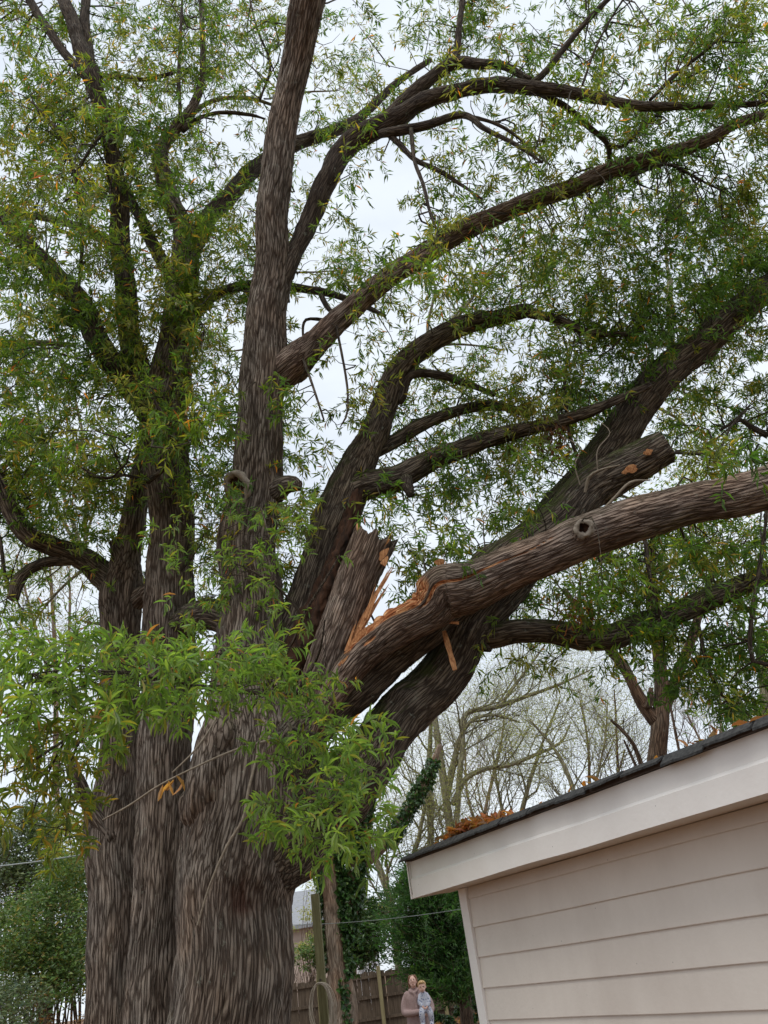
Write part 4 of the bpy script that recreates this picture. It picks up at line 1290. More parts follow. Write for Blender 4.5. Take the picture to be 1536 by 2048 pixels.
def fill_cell(cx0, cy0, dens, cell=64, yoff=None):
    cov = min(dens / 10.0, 0.93)
    n = -math.log(1 - cov) * 31.0 * (1.45 if cx0 < 450 and cy0 < 1000 else (1.3 if cx0 > 1180 and 330 < cy0 < 760 else 1.0))
    n = int(n) + (frng.random() < n % 1)
    if n == 0:
        return
    left = n
    while left > 0:
        m = min(left, int(frng.integers(7, 15)))
        left -= m
        px, py = cx0 + frng.uniform(0, cell), cy0 + frng.uniform(0, cell)
        d2 = (SMP[:, 0] - px) ** 2 + (SMP[:, 1] - py) ** 2
        order = np.argpartition(d2, 14)[:14]
        k = order[frng.integers(0, 14)]
        Y = SMP[k, 3] + frng.normal(0.15, 0.75) - (0.7 if (px < 420 and 380 < py < 880) else (-0.7 if (px < 420 and py > 940) else 0))
        half = 58 if py < 1300 else 70
        if abs(px - stem_x(py)) < half and not (770 < py < 860 or py > 1000):
            Y = max(Y, np.interp(py, [0, 500, 1000], [7.6, 9.4, 10.4])) + 0.6
        k0 = int(np.argmin(d2))
        if d2[k0] < 30 ** 2 and Y < SMP[k0, 3] and not (px < 420 and 380 < py < 880) and frng.random() < 0.6:
            Y = SMP[k0, 3] + 0.4 + frng.uniform(0, 0.8)
        # keep the torn limb and the stub clear
        if 640 < px < 1540 and py > 930 and Y < 10.4:
            yy = np.interp(px, [640, 900, 1100, 1300, 1540], [1330, 1180, 1100, 1030, 965])
            if abs(py - yy) < 95:
                Y = 11.3 + frng.uniform(0, 0.8)
        if 590 < px < 800 and 1030 < py < 1345:
            Y = 11.3 + frng.uniform(0, 0.8)
        if 1120 < px < 1380 and 780 < py < 1030 and Y < 10.8 and frng.random() < 0.75:
            Y = 11.8 + frng.uniform(0, 0.6)
        Y = max(Y, 6.0)
        Pt = at(px, py, Y)
        t = int(SMT[k])
        A = SMP[k, 2:5].copy()
        L = np.linalg.norm(Pt - A)
        if L > 3.2:
            A = Pt + (A - Pt) * (3.2 / L)
            L = 3.2
        path = curve_between(A, Pt, 7, 0.10, frng)
        r0 = min(0.018, 0.007 + 0.004 * L)
        branchlets[t].append((path, np.linspace(r0, 0.0035, 7)))
        for _ in range(m):
            u = frng.uniform(0.5, 1.0) if L > 0.5 else 1.0
            base = path[min(6, int(u * 6))] * (1 - (u * 6) % 1) + path[min(6, int(u * 6) + 1)] * ((u * 6) % 1)
            base = Pt * 0.5 + base * 0.5 + frng.normal(0, 0.12, 3)
            spr[t].append((base, px))


for r, row in enumerate(DENS):
    for c, ch in enumerate(row):
        fill_cell(c * 64, r * 64, int(ch))
# the crown goes on beyond the frame
for r in range(-4, 20, 2):
    for c in list(range(-5, 0, 2)) + list(range(24, 29, 2)) if r >= 0 else range(-4, 28, 2):
        fill_cell(c * 64, r * 64, 6.0 if frng.random() < 0.85 else 0, 128)

for t, root in ((0, oak), (1, oak_mid), (2, oak_left)):
    B = np.array([x[0] for x in spr[t]])
    pxs = np.array([x[1] for x in spr[t]])
    n = len(B)
    Dr = rand_dir(n, frng, -0.05, 0.4)
    Ls = frng.uniform(0.16, 0.42, n)
    P, D, Nn, Ln, Wd = spray_leaves(B, Dr, Ls, 14, 0.15, frng, 0.3, 0.14)
    per = 14
    tint = pick(PAL_OAK, len(P), frng)
    # whole sprays lean towards deeper green or towards yellow
    lean = np.repeat(np.clip(0.5 + 0.62 * fbm(B * 0.9, 41, 2) + frng.normal(0, 0.16, n), 0, 1), per)
    dk = pick(PAL_DARK, len(P), frng)
    ol = pick(PAL_OLIVE, len(P), frng)
    right = np.repeat(np.clip((pxs - 1000) / 500, 0, 1), per)
    tint = np.where((lean < 0.28 + 0.25 * right)[:, None], dk, np.where((lean > 0.66)[:, None], ol, tint))
    o = obj('foliage', leaf_mesh('foliage', P, D, Nn, Ln, Wd, tint), M_LEAF, root)
    o['kind'] = 'stuff'
    o['label'] = 'narrow green leaves of the oak crown'
    tube_obj('twigs', branchlets[t] + spray_twigs(B, Dr, Ls, 0.0038), M_TWIGB, root, 4, 'stuff')

# ---- branches that hang down close to the camera, with leaves one can pick apart
BIG_LEAVES = []
leaf_protos = []
for i, (c, w) in enumerate([((0.15, 0.235, 0.055), 5), ((0.19, 0.27, 0.07), 5), ((0.11, 0.18, 0.045), 3), ((0.22, 0.28, 0.08), 3), ((0.26, 0.24, 0.05), 1)]):
    tv, tf = T_BIG
    V = tv * np.array([1.0, 0.165, 1.0])
    me = raw_mesh('leaf', V, tf, True, {'tint': ('FLOAT_COLOR', np.tile(np.array([*c, 1.0]), (len(V), 1)))})
    me.materials.append(M_LEAF)
    leaf_protos += [me] * w
hrng = np.random.default_rng(99)


def hanging(label, limb_pts, regions, n_big, dens=0.66, leaf=0.118, pal=PAL_NEAR):
    """a drooping branch: traced wood, then sprays in pixel ellipses (px, py, rx, ry, Y, count)."""
    main = oak_limb('hanging_branch', limb_pts[0], M_TWIGB, register=False)
    main['label'] = label
    polys = []
    pts3 = [catmull([[*at(a, b_, Y), w / 2 * depth(at(a, b_, Y)) / FPX] for a, b_, w, Y in lp], 0.08) for lp in limb_pts]
    for q_ in pts3[1:]:
        polys.append((q_[:, :3], q_[:, 3]))
    allp = np.vstack(pts3)[:, :3]
    Bs, Ds, Ls = [], [], []
    for px, py, rx, ry, Y, cnt in regions:
        for _ in range(int(cnt * dens)):
            a = hrng.uniform(0, 2 * np.pi)
            rr = math.sqrt(hrng.random())
            Pt = at(px + rx * rr * math.cos(a), py + ry * rr * math.sin(a), Y + hrng.normal(0, 0.35))
            d2 = ((allp - Pt) ** 2).sum(1)
            k = np.argsort(d2)[hrng.integers(0, min(10, len(d2)))]
            A = allp[k]
            path = curve_between(A, Pt, 7, 0.08, hrng)
            if hrng.random() < 0.30:
                polys.append((path, np.linspace(0.0045, 0.0022, 7)))
            Bs.append(Pt)
            dd = norm(Pt - A) * 0.5 + rand_dir(1, hrng, 0.0, 0.4)[0] * 0.9
            Ds.append(norm(dd))
            Ls.append(hrng.uniform(0.10, 0.20))
    B, Dr, Ls = np.array(Bs), np.array(Ds), np.array(Ls)
    P, D, Nn, Ln, Wd = spray_leaves(B, Dr, Ls, 11, leaf, hrng, 0.25, 0.145)
    polys += spray_twigs(B, Dr, Ls, 0.0022, 0.2)
    dist = np.linalg.norm(P - CAM, axis=1)
    pxy = np.array(proj(P.T.T)).T if False else None
    order = np.argsort(dist)
    v = P - CAM
    Dp = v @ FW
    X = 768 + FPX * (v @ RT) / Dp
    Yp = 1024 - FPX * (v @ UP) / Dp
    inside = (X > 10) & (X < 1520) & (Yp > 10) & (Yp < 2040)
    sel = [k for k in order if inside[k]][:n_big]
    mask = np.ones(len(P), bool)
    mask[sel] = False
    o = obj('foliage', leaf_mesh('foliage', P[mask], D[mask], Nn[mask], Ln[mask], Wd[mask], pick(pal, int(mask.sum()), hrng), T_BIG), M_LEAF, main)
    o['kind'] = 'stuff'
    tube_obj('twigs', polys, M_TWIGB, main, 5, 'stuff')
    for k in sel:
        d_ = Vector(norm(D[k]))
        n_ = Vector(norm(Nn[k]))
        s_ = n_.cross(d_).normalized()
        n2 = d_.cross(s_)
        lo = bpy.data.objects.new('leaf', leaf_protos[int(hrng.integers(0, len(leaf_protos)))])
        mw = Matrix(((d_.x, s_.x, n2.x), (d_.y, s_.y, n2.y), (d_.z, s_.z, n2.z)))
        lo.location = Vector(P[k])
        lo.rotation_euler = mw.to_euler()
        lo.scale = (Ln[k],) * 3
        link(lo, main)
    return main


hanging('leafy branch hanging across the trunks, its leaves close to the camera',
        [[(610, 1400, 16, 9.0), (590, 1392, 13, 8.2), (560, 1388, 11, 7.6), (500, 1384, 10, 6.9), (430, 1378, 9, 6.3), (340, 1362, 7, 5.7), (240, 1345, 5, 5.2), (140, 1340, 3, 5.0), (40, 1350, 2, 4.9)],
         [(560, 1388, 8, 7.6), (520, 1340, 7, 7.0), (450, 1310, 5, 6.4), (380, 1300, 3, 6.0)],
         [(590, 1392, 9, 8.2), (620, 1340, 8, 7.4), (640, 1300, 5, 6.8), (650, 1240, 3, 6.5)]],
        [(60, 1330, 90, 60, 5.0, 75), (180, 1345, 100, 75, 5.1, 100), (300, 1335, 90, 62, 5.4, 85), (400, 1340, 80, 58, 5.8, 75), (490, 1335, 70, 55, 6.2, 60), (570, 1345, 65, 55, 6.4, 55), (640, 1370, 40, 50, 6.6, 22),
         (300, 1400, 80, 40, 5.4, 22), (150, 1430, 130, 40, 5.2, 35), (40, 1420, 60, 60, 5.0, 30)], 150)
hanging('leafy branch drooping in front of the big trunk',
        [[(560, 1400, 12, 8.9), (566, 1430, 11, 8.0), (580, 1455, 9, 7.4), (575, 1500, 8, 6.8), (600, 1560, 7, 6.4), (640, 1620, 5, 6.1), (700, 1660, 3, 6.0)],
         [(580, 1455, 8, 7.4), (640, 1470, 7, 6.8), (700, 1480, 5, 6.4), (770, 1470, 3, 6.2)],
         [(640, 1620, 5, 6.1), (600, 1680, 4, 5.9), (570, 1700, 3, 5.8)]],
        [(570, 1490, 55, 50, 6.4, 40), (640, 1480, 60, 50, 6.4, 48), (720, 1480, 65, 42, 6.3, 40), (600, 1600, 75, 55, 6.1, 62), (690, 1590, 65, 60, 6.1, 50), (715, 1645, 50, 40, 6.1, 28), (650, 1670, 60, 45, 6.0, 34), (560, 1640, 40, 60, 6.0, 16), (680, 1540, 70, 40, 6.2, 34), (735, 1690, 36, 30, 6.2, 12), (690, 1700, 40, 30, 6.1, 10)], 100, 0.45)
hanging('sparse leafy branch in front of the main stem',
        [[(500, 1420, 9, 9.0), (560, 1330, 8, 8.3), (600, 1240, 7, 7.8), (560, 1180, 6, 7.6), (500, 1140, 4, 7.5), (450, 1120, 2, 7.5)],
         [(600, 1240, 6, 7.8), (650, 1160, 5, 7.6), (680, 1110, 3, 7.5)],
         [(560, 1180, 5, 7.6), (540, 1080, 4, 7.6), (520, 1010, 3, 7.7)]],
        [(480, 1160, 90, 60, 7.6, 36), (560, 1080, 60, 60, 7.7, 30), (500, 1030, 60, 30, 7.8, 18), (560, 1190, 30, 50, 7.6, 12), (668, 1118, 22, 12, 7.4, 3), (630, 1232, 26, 18, 7.4, 5), (400, 1180, 60, 70, 7.8, 26), (340, 1080, 50, 70, 8.0, 20), (580, 1000, 40, 40, 8.0, 16)], 50)
hanging('yellowing branch drooping at the left edge of the picture',
        [[(430, 1420, 8, 8.6), (330, 1390, 8, 7.2), (220, 1420, 8, 6.2), (130, 1480, 7, 5.8), (50, 1530, 5, 5.6), (-40, 1570, 3, 5.5)],
         [(220, 1420, 6, 6.2), (150, 1500, 5, 6.3), (140, 1600, 4, 6.5), (130, 1680, 3, 6.6)],
         [(130, 1480, 5, 5.8), (90, 1560, 4, 6.0), (60, 1640, 3, 6.1)]],
        [(60, 1480, 70, 60, 5.8, 46), (150, 1480, 60, 60, 6.2, 44), (60, 1570, 70, 60, 6.0, 48), (150, 1580, 45, 60, 6.5, 32), (130, 1660, 45, 50, 6.6, 24), (30, 1640, 40, 40, 6.1, 12), (220, 1470, 40, 50, 6.6, 16)], 0, 0.6, 0.12,
        [((0.13, 0.17, 0.03), 0.4), ((0.19, 0.19, 0.03), 0.25), ((0.09, 0.14, 0.03), 0.25), ((0.32, 0.20, 0.04), 0.10)])

# ---- small things on the trunks: creeper stem, bare twigs, dried leaves
def thin(name, pts, mat, parent, label=None, sides=6):
    C = catmull([[*at(a, b_, Y), w / 2 * depth(at(a, b_, Y)) / FPX] for a, b_, w, Y in pts], 0.08)
    o = tube_obj(name, [(C[:, :3], np.maximum(C[:, 3], 0.0015))], mat, parent, sides)
    if label:
        o['label'] = label
    return o


M_VINE = simple_mat('vine_bark', (0.17, 0.135, 0.10), (0.30, 0.25, 0.19), 20, rough=0.9)
thin('creeper_stem', [(395, 1850, 4, 9.12), (420, 1770, 5, 9.05), (455, 1690, 6, 9.0), (485, 1640, 6, 8.98), (497, 1580, 6, 9.0), (512, 1520, 5, 9.05), (530, 1440, 4, 9.2)], M_VINE, oak, 'bare creeper stem up the big trunk')
thin('bare_twig', [(205, 1640, 3, 8.2), (260, 1610, 4, 8.2), (320, 1570, 4, 8.2), (400, 1530, 4, 8.3), (470, 1500, 5, 8.5), (540, 1480, 6, 8.9)], M_VINE, oak)
thin('bare_twig', [(345, 1545, 3, 8.0), (390, 1500, 4, 8.0), (430, 1440, 4, 8.1), (440, 1400, 5, 8.3)], M_VINE, oak)
thin('bare_twig', [(1090, 1075, 3, 9.0), (1180, 1040, 5, 8.4), (1225, 1000, 6, 8.2), (1260, 965, 5, 8.1), (1300, 960, 3, 8.2)], M_VINE, oak)
thin('bare_twig', [(1170, 985, 6, 9.2), (1178, 955, 7, 9.1), (1200, 940, 4, 9.0), (1240, 930, 3, 9.0)], M_VINE, oak)
for px, py, r in ((1160, 930, 0), (1195, 900, 1)):
    thin('bare_twig', [(px, py + 40, 3, 9.3), (px + 10 * (r % 3 - 1), py, 2.5, 9.2), (px + 25 * (r % 2), py - 35, 2, 9.2), (px + 40 * (r % 3 - 1), py - 60, 1.5, 9.2)], M_VINE, oak)


def dried(px, py, Y, n, size, spread, parent, pal=PAL_RUST, seed=1, name='dead_leaves', label=None):
    g = np.random.default_rng(seed)
    c = at(px, py, Y)
    P = c + g.normal(0, spread, (n, 3))
    D = norm(np.array([0, 0, -1.0]) + g.normal(0, 0.45, (n, 3)))
    Ln = size * g.uniform(0.7, 1.2, n)
    o = obj(name, leaf_mesh(name, P, D, g.normal(0, 1, (n, 3)), Ln, Ln * 0.24, pick(pal, n, g), T_BIG), M_LEAF, parent)
    o['kind'] = 'stuff'
    if label:
        o['label'] = label
    return o


dried(342, 1560, 8.1, 7, 0.17, 0.04, oak, [((0.42, 0.22, 0.09), 1)], 3, label='few dried tan leaves on a bare twig')
dried(1100, 870, 9.9, 90, 0.13, 0.12, oak, [((0.10, 0.045, 0.03), 0.6), ((0.16, 0.07, 0.04), 0.4)], 4, label='clump of dead brown leaves hanging in the crown')
dried(1125, 895, 9.9, 40, 0.13, 0.09, oak, [((0.10, 0.045, 0.03), 0.6), ((0.16, 0.07, 0.04), 0.4)], 5)
dried(1040, 815, 10.3, 60, 0.12, 0.10, oak, [((0.14, 0.06, 0.03), 0.6), ((0.20, 0.09, 0.04), 0.4)], 6)
dried(1160, 1225, 10.2, 70, 0.13, 0.16, oak, PAL_RUST, 7, label='rusty dying leaves under the torn limb')
dried(1120, 1200, 10.2, 50, 0.13, 0.14, oak, [((0.12, 0.13, 0.03), 0.6), ((0.22, 0.12, 0.03), 0.4)], 8)

# ================================================================== BACKGROUND TREES
def grow(start, dirv, length, radius, level, rng, out, tips, bend=0.25, up=0.12, kids=(5, 6, 5), k=7, spread=0.8):
    """recursive bare branching; out collects (level, points, radii)."""
    t = np.linspace(0, 1, k)
    d = norm(dirv)
    P = [np.array(start, float)]
    cur = d.copy()
    for i in range(k - 1):
        cur = norm(cur + rng.normal(0, bend, 3) * 0.5 + np.array([0, 0, up]))
        P.append(P[-1] + cur * length / (k - 1))
    P = np.array(P)
    R = radius * (1 - 0.72 * t)
    out.append((level, P, R))
    if level == 0:
        tips.append(P[-1])
        tips.append(P[k // 2])
        return
    n = kids[min(level, len(kids)) - 1]
    for i in range(n):
        u = 0.25 + 0.75 * (i + rng.random()) / n
        j = min(k - 2, int(u * (k - 1)))
        f = u * (k - 1) - j
        b0 = P[j] * (1 - f) + P[j + 1] * f
        tdir = norm(P[j + 1] - P[j])
        side = rng.normal(0, 1, 3)
        side = norm(side - (side @ tdir) * tdir)
        nd = norm(tdir * rng.uniform(0.5, 0.95) + side * spread)
        grow(b0, nd, length * rng.uniform(0.42, 0.68), max(R[j] * 0.6, 0.004), level - 1, rng, out, tips, bend, up, kids, k, spread)


def bud_leaves(name, tips, parent, mat, pal, per, size, spread, rng, width=0.35):
    T = np.repeat(np.array(tips), per, 0)
    n = len(T)
    P = T + rng.normal(0, spread, (n, 3))
    Ln = size * rng.uniform(0.6, 1.3, n)
    o = obj(name, leaf_mesh(name, P, rand_dir(n, rng, -0.2, 0.5), rng.normal(0, 1, (n, 3)) + np.array([0, 0, 0.7]), Ln, Ln * width, pick(pal, n, rng)), mat, parent)
    o['kind'] = 'stuff'
    return o


def bg_tree(name, label, stems, mat, Y, seed, levels=3, per_stem=9, blen=2.4, buds=None, group=None, kids=(5, 6, 5), up=0.1, stem_sides=18, twig_r=0.4, u0=0.35, thin_=0.58):
    """stems: traced polylines (px, py, w); branches grow from them."""
    rng = np.random.default_rng(seed)
    P0 = at(stems[0][0][0], stems[0][0][1], Y)
    root = empty(name, (P0[0], Y, 0))
    tag(root, label, 'tree', group)
    out, tips = [], []
    for si, st in enumerate(stems):
        pts = [(a, b_, w, Y + (q_[3] if len(q_) > 3 else 0)) for q_ in st for a, b_, w in [q_[:3]]]
        if si == 0:
            P0 = at(pts[0][0], pts[0][1], pts[0][3])
            rows = [[P0[0], P0[1], -0.1, pts[0][2] / 2 * depth(P0) / FPX * 1.25]] if P0[2] > 0.3 else []
        else:
            rows = []
        for a, b_, w, y_ in pts:
            Q = at(a, b_, y_)
            rows.append([*Q, w / 2 * depth(Q) / FPX * thin_])
        limb('trunk' if si == 0 else 'limb', rows, mat, root, 9, sides=stem_sides if si == 0 else 12, step=0.22, amp=0.012, rk=8, lump=0.08, register=False, world_pts=True)
        C = catmull(rows, 0.2)
        for i in range(per_stem):
            u = u0 + (1 - u0) * (i + rng.random()) / per_stem
            j = min(len(C) - 2, int(u * (len(C) - 1)))
            tdir = norm(C[j + 1, :3] - C[j, :3])
            side = rng.normal(0, 1, 3)
            side = norm(side - (side @ tdir) * tdir)
            grow(C[j, :3], norm(tdir * 0.8 + side * 0.8), blen * rng.uniform(0.6, 1.2), max(C[j, 3] * twig_r, 0.012), levels - 1, rng, out, tips, 0.3, up, kids)
    tube_obj('branches', [(p, r) for lv, p, r in out], mat, root, 4, 'stuff')
    if buds:
        pal, per, size, spread, m, w = buds
        bud_leaves('foliage', tips, root, m, pal, per, size, spread, rng, w)
    return root


# forked brown tree behind the shed
bt_ = bg_tree('forked_tree', 'brown tree forking into three stems behind the shed roof', [
    [(1312, 1700, 44), (1312, 1560, 40), (1314, 1500, 36), (1320, 1440, 34), (1325, 1385, 28), (1318, 1310, 24), (1306, 1250, 22), (1300, 1150, 18), (1310, 1050, 12)],
    [(1318, 1450, 26), (1296, 1425, 26), (1275, 1390, 24), (1248, 1335, 20), (1215, 1295, 18), (1170, 1240, 14), (1130, 1180, 9)],
    [(1320, 1440, 26), (1340, 1385, 24), (1362, 1330, 20), (1382, 1285, 18), (1405, 1200, 14), (1440, 1100, 10)]], M_BROWN, 17, 31, 3, 5, 2.2,
    (PAL_OAK, 10, 0.14, 0.25, M_FAR, 0.25), u0=0.62, thin_=1.0)
for q_ in ([(1292, 1418, 14), (1300, 1400, 16), (1302, 1378, 9)],):
    limb('broken_stub', [(a, b_, w, 16.9) for a, b_, w in q_], M_BROWN, bt_, 9, sides=12, step=0.08, end='jag', register=False)
# snag leaning left of it
bg_tree('dead_snag', 'broken leaning snag left of the forked brown tree', [[(1300, 1600, 18), (1285, 1535, 17), (1268, 1490, 15), (1246, 1462, 13), (1222, 1440, 11)], [(1280, 1550, 10), (1262, 1510, 9), (1248, 1480, 6)]], M_BROWN, 18, 32, 2, 2, 0.8)
# lichen-covered bare tree
BUDS = (PAL_BUD, 7, 0.075, 0.28, M_FAR, 0.4)
bg_tree('lichen_tree', 'bare tree with yellow-green lichen on its long curving limbs, beyond the shed', [
    [(905, 1980, 30), (902, 1700, 28), (896, 1620, 27), (884, 1540, 26), (874, 1470, 22), (868, 1400, 18), (880, 1320, 14)],
    [(912, 1660, 20), (918, 1580, 20), (924, 1500, 19), (926, 1440, 19), (945, 1422, 17), (1000, 1412, 16), (1060, 1390, 13), (1120, 1368, 9), (1180, 1340, 5)],
    [(905, 1610, 20), (930, 1560, 18), (970, 1538, 16), (1020, 1530, 14), (1070, 1510, 12), (1120, 1486, 9), (1140, 1450, 5)],
    [(890, 1590, 18), (905, 1530, 17), (918, 1480, 15), (945, 1440, 13), (990, 1430, 10), (1040, 1445, 6)],
    [(1000, 1412, 12), (1030, 1370, 11), (1060, 1330, 9), (1090, 1290, 6)]], M_PALE, 36, 33, 3, 9, 3.9, BUDS, u0=0.3)
# other bare trees
GB = 'bare trees far behind the yard'
bg_tree('bare_tree', 'slender bare tree directly left of the leaning snag', [[(1165, 1800, 22), (1160, 1650, 18), (1140, 1560, 15), (1110, 1500, 11), (1060, 1440, 7)], [(1160, 1650, 12), (1190, 1570, 10), (1210, 1480, 7), (1215, 1400, 4)]], M_PALE, 30, 34, 3, 11, 2.6, BUDS, GB)
bg_tree('bare_tree', 'thin grey bare tree right of the forked brown tree', [[(1440, 1700, 15), (1440, 1560, 12), (1442, 1450, 10), (1440, 1380, 7)], [(1440, 1560, 8), (1400, 1480, 7), (1370, 1420, 5)]], M_TAN, 30, 35, 3, 10, 2.0, None, GB)
bg_tree('bare_tree', 'dark bare tree just behind the forked brown tree', [[(1385, 1700, 14), (1368, 1560, 11), (1350, 1460, 9), (1335, 1380, 6)], [(1240, 1720, 14), (1236, 1560, 10), (1232, 1440, 7), (1228, 1380, 5)]], M_BROWN, 33, 36, 3, 12, 2.4, None, GB)
bg_tree('bare_tree', 'pale leaning bare tree above the ivy trunk and dark cedar', [[(800, 2000, 30), (790, 1850, 26), (760, 1740, 24), (735, 1690, 20), (700, 1600, 14)], [(785, 1800, 18), (830, 1700, 16), (845, 1640, 13), (860, 1560, 9)], [(790, 1850, 14), (820, 1750, 12), (838, 1700, 9)]], M_PALE, 34, 37, 3, 10, 3.0, BUDS, GB)
bg_tree('bare_tree', 'pale bare tree glimpsed left of the leftmost oak, several straight stems', [[(110, 1700, 20), (112, 1500, 18), (110, 1300, 14), (104, 1200, 11), (100, 1130, 7)], [(112, 1420, 14), (135, 1300, 11), (140, 1200, 8), (138, 1130, 5)], [(112, 1400, 12), (75, 1270, 10), (50, 1180, 7), (40, 1120, 5)]], M_TAN, 24, 38, 3, 8, 2.2, (PAL_OLIVE, 5, 0.10, 0.25, M_FAR, 0.25), GB)
bg_tree('bare_tree', 'bare tree with a straight trunk in the gap under the big mossy limb', [[(868, 1900, 26), (862, 1700, 24), (858, 1560, 20), (862, 1440, 14), (866, 1340, 8)]], M_PALE, 38, 39, 3, 14, 3.2, BUDS, GB)
bg_tree('bare_tree', 'distant twiggy bare tree above the shed roof ridge of leaves', [[(1040, 1900, 24), (1030, 1700, 20), (1050, 1600, 16), (1080, 1500, 10), (1120, 1400, 6)], [(1030, 1700, 14), (1000, 1600, 11), (985, 1500, 7)]], M_PALE, 40, 40, 3, 13, 3.6, BUDS, GB)
bg_tree('bare_tree', 'fine-twigged bare tree low over the heap of roof leaves', [[(960, 1900, 18), (962, 1700, 15), (975, 1600, 12), (1000, 1500, 8), (1010, 1420, 5)], [(962, 1680, 11), (935, 1590, 9), (930, 1500, 6)]], M_TAN, 44, 91, 3, 14, 4.2, BUDS, GB)
bg_tree('bare_tree', 'fine-twigged bare tree between the lichen tree and the leaning snag', [[(1190, 1900, 18), (1185, 1680, 15), (1180, 1580, 12), (1175, 1480, 8), (1160, 1400, 5)], [(1185, 1660, 11), (1225, 1580, 8), (1250, 1500, 5)]], M_BROWN, 42, 92, 3, 14, 3.8, BUDS, GB)
# leafy olive crowns of taller neighbours, far behind
def far_tree(label, trunk, crowns, Y, seed, pal, per=1.0, leaf=0.16, mat=M_FAR):
    rng = np.random.default_rng(seed)
    P0 = at(*trunk[0][:2], Y)
    root = empty('neighbouring_tree', (P0[0], Y, 0))
    tag(root, label, 'tree', 'leafy trees behind the oaks')
    rows = [[P0[0], Y, -0.1, trunk[0][2] / 2 * depth(P0) / FPX]] if P0[2] > 0.4 else []
    rows += [[*at(a, b_, Y), w / 2 * depth(at(a, b_, Y)) / FPX] for a, b_, w in trunk]
    limb('trunk', rows, M_PALE, root, 9, sides=14, step=0.3, register=False, world_pts=True)
    C = catmull(rows, 0.3)[:, :3]
    polys, Bs = [], []
    for px, py, rx, ry, cnt in crowns:
        hub = at(px, py, Y)
        k = np.argmin(((C - hub) ** 2).sum(1))
        main = curve_between(C[k], hub, 9, 0.05, rng)
        polys.append((main, np.linspace(0.06, 0.025, 9)))
        nb = max(3, int(cnt * per / 6))
        for _ in range(nb):
            a = rng.uniform(0, 2 * np.pi)
            rr = math.sqrt(rng.random())
            Pt = at(px + rx * rr * math.cos(a), py + ry * rr * math.sin(a), Y + rng.normal(0, 1.2))
            pth = curve_between(main[rng.integers(4, 9)], Pt, 7, 0.1, rng)
            polys.append((pth, np.linspace(0.02, 0.006, 7)))
            for _ in range(6):
                Bs.append(pth[rng.integers(3, 7)] * 0.3 + Pt * 0.7 + rng.normal(0, 0.3, 3))
    B = np.array(Bs)
    Dr = rand_dir(len(B), rng, -0.1, 0.4)
    Ls = rng.uniform(0.3, 0.7, len(B))
    P, D, Nn, Ln, Wd = spray_leaves(B, Dr, Ls, 14, leaf, rng)
    o = obj('foliage', leaf_mesh('foliage', P, D, Nn, Ln, Wd, pick(pal, len(P), rng)), mat, root)
    o['kind'] = 'stuff'
    tube_obj('branches', polys + spray_twigs(B, Dr, Ls, 0.005), M_PALE, root, 4, 'stuff')


far_tree('olive-leaved tree behind the curved limb and long upper limb', [(500, 1950, 60), (540, 1500, 44), (600, 1240, 34), (690, 960, 26), (765, 800, 20), (860, 690, 14)],
         [(1080, 470, 130, 70, 70), (980, 560, 150, 60, 60), (860, 760, 120, 60, 40), (950, 800, 130, 60, 50), (1120, 560, 90, 60, 40), (860, 540, 90, 60, 26), (1010, 700, 80, 60, 20)], 17, 51, PAL_OLIVE, 1.0, 0.15)
far_tree('yellowing tree high behind the upper right limbs', [(480, 2000, 44), (520, 1720, 40), (640, 1580, 38), (740, 1495, 36), (860, 1355, 34), (1030, 1150, 28), (1210, 905, 24), (1330, 750, 18), (1340, 560, 12)],
         [(1345, 395, 70, 60, 50), (1220, 430, 70, 50, 30), (1400, 800, 110, 90, 50), (1460, 900, 90, 60, 44), (1400, 1120, 130, 90, 60), (1290, 1010, 80, 50, 26)], 18, 52, PAL_OLIVE, 1.0, 0.15)
far_tree('olive-green tree behind the main stem and middle oak', [(470, 1950, 50), (495, 1300, 34), (514, 900, 28), (545, 500, 22), (575, 200, 12)],
         [(680, 180, 80, 110, 44), (450, 500, 60, 60, 34), (680, 540, 90, 50, 34), (430, 700, 50, 60, 18), (440, 1050, 45, 120, 40), (580, 1080, 30, 90, 16), (580, 850, 40, 60, 20), (620, 60, 60, 60, 14), (440, 60, 70, 70, 26)], 19, 53, PAL_OLIVE, 1.0, 0.16)
far_tree('light green tree behind the leftmost oak', [(217, 1950, 50), (230, 1650, 34), (243, 1350, 26), (250, 1180, 20), (170, 1115, 14)],
         [(60, 1260, 90, 60, 30), (160, 1240, 60, 70, 26), (60, 900, 100, 100, 40), (100, 700, 90, 70, 30), (180, 960, 70, 60, 20), (40, 500, 60, 60, 16)], 18, 54, PAL_OAK, 1.0, 0.16)
far_tree('dark fine-leaved tree at the right edge behind the shed', [(1560, 1800, 36), (1540, 1500, 28), (1520, 1300, 18)],
         [(1470, 1340, 80, 70, 60), (1430, 1420, 50, 30, 20), (1520, 1260, 60, 60, 40), (1500, 1420, 60, 30, 26)], 22, 55, PAL_OAK, 1.2, 0.13)

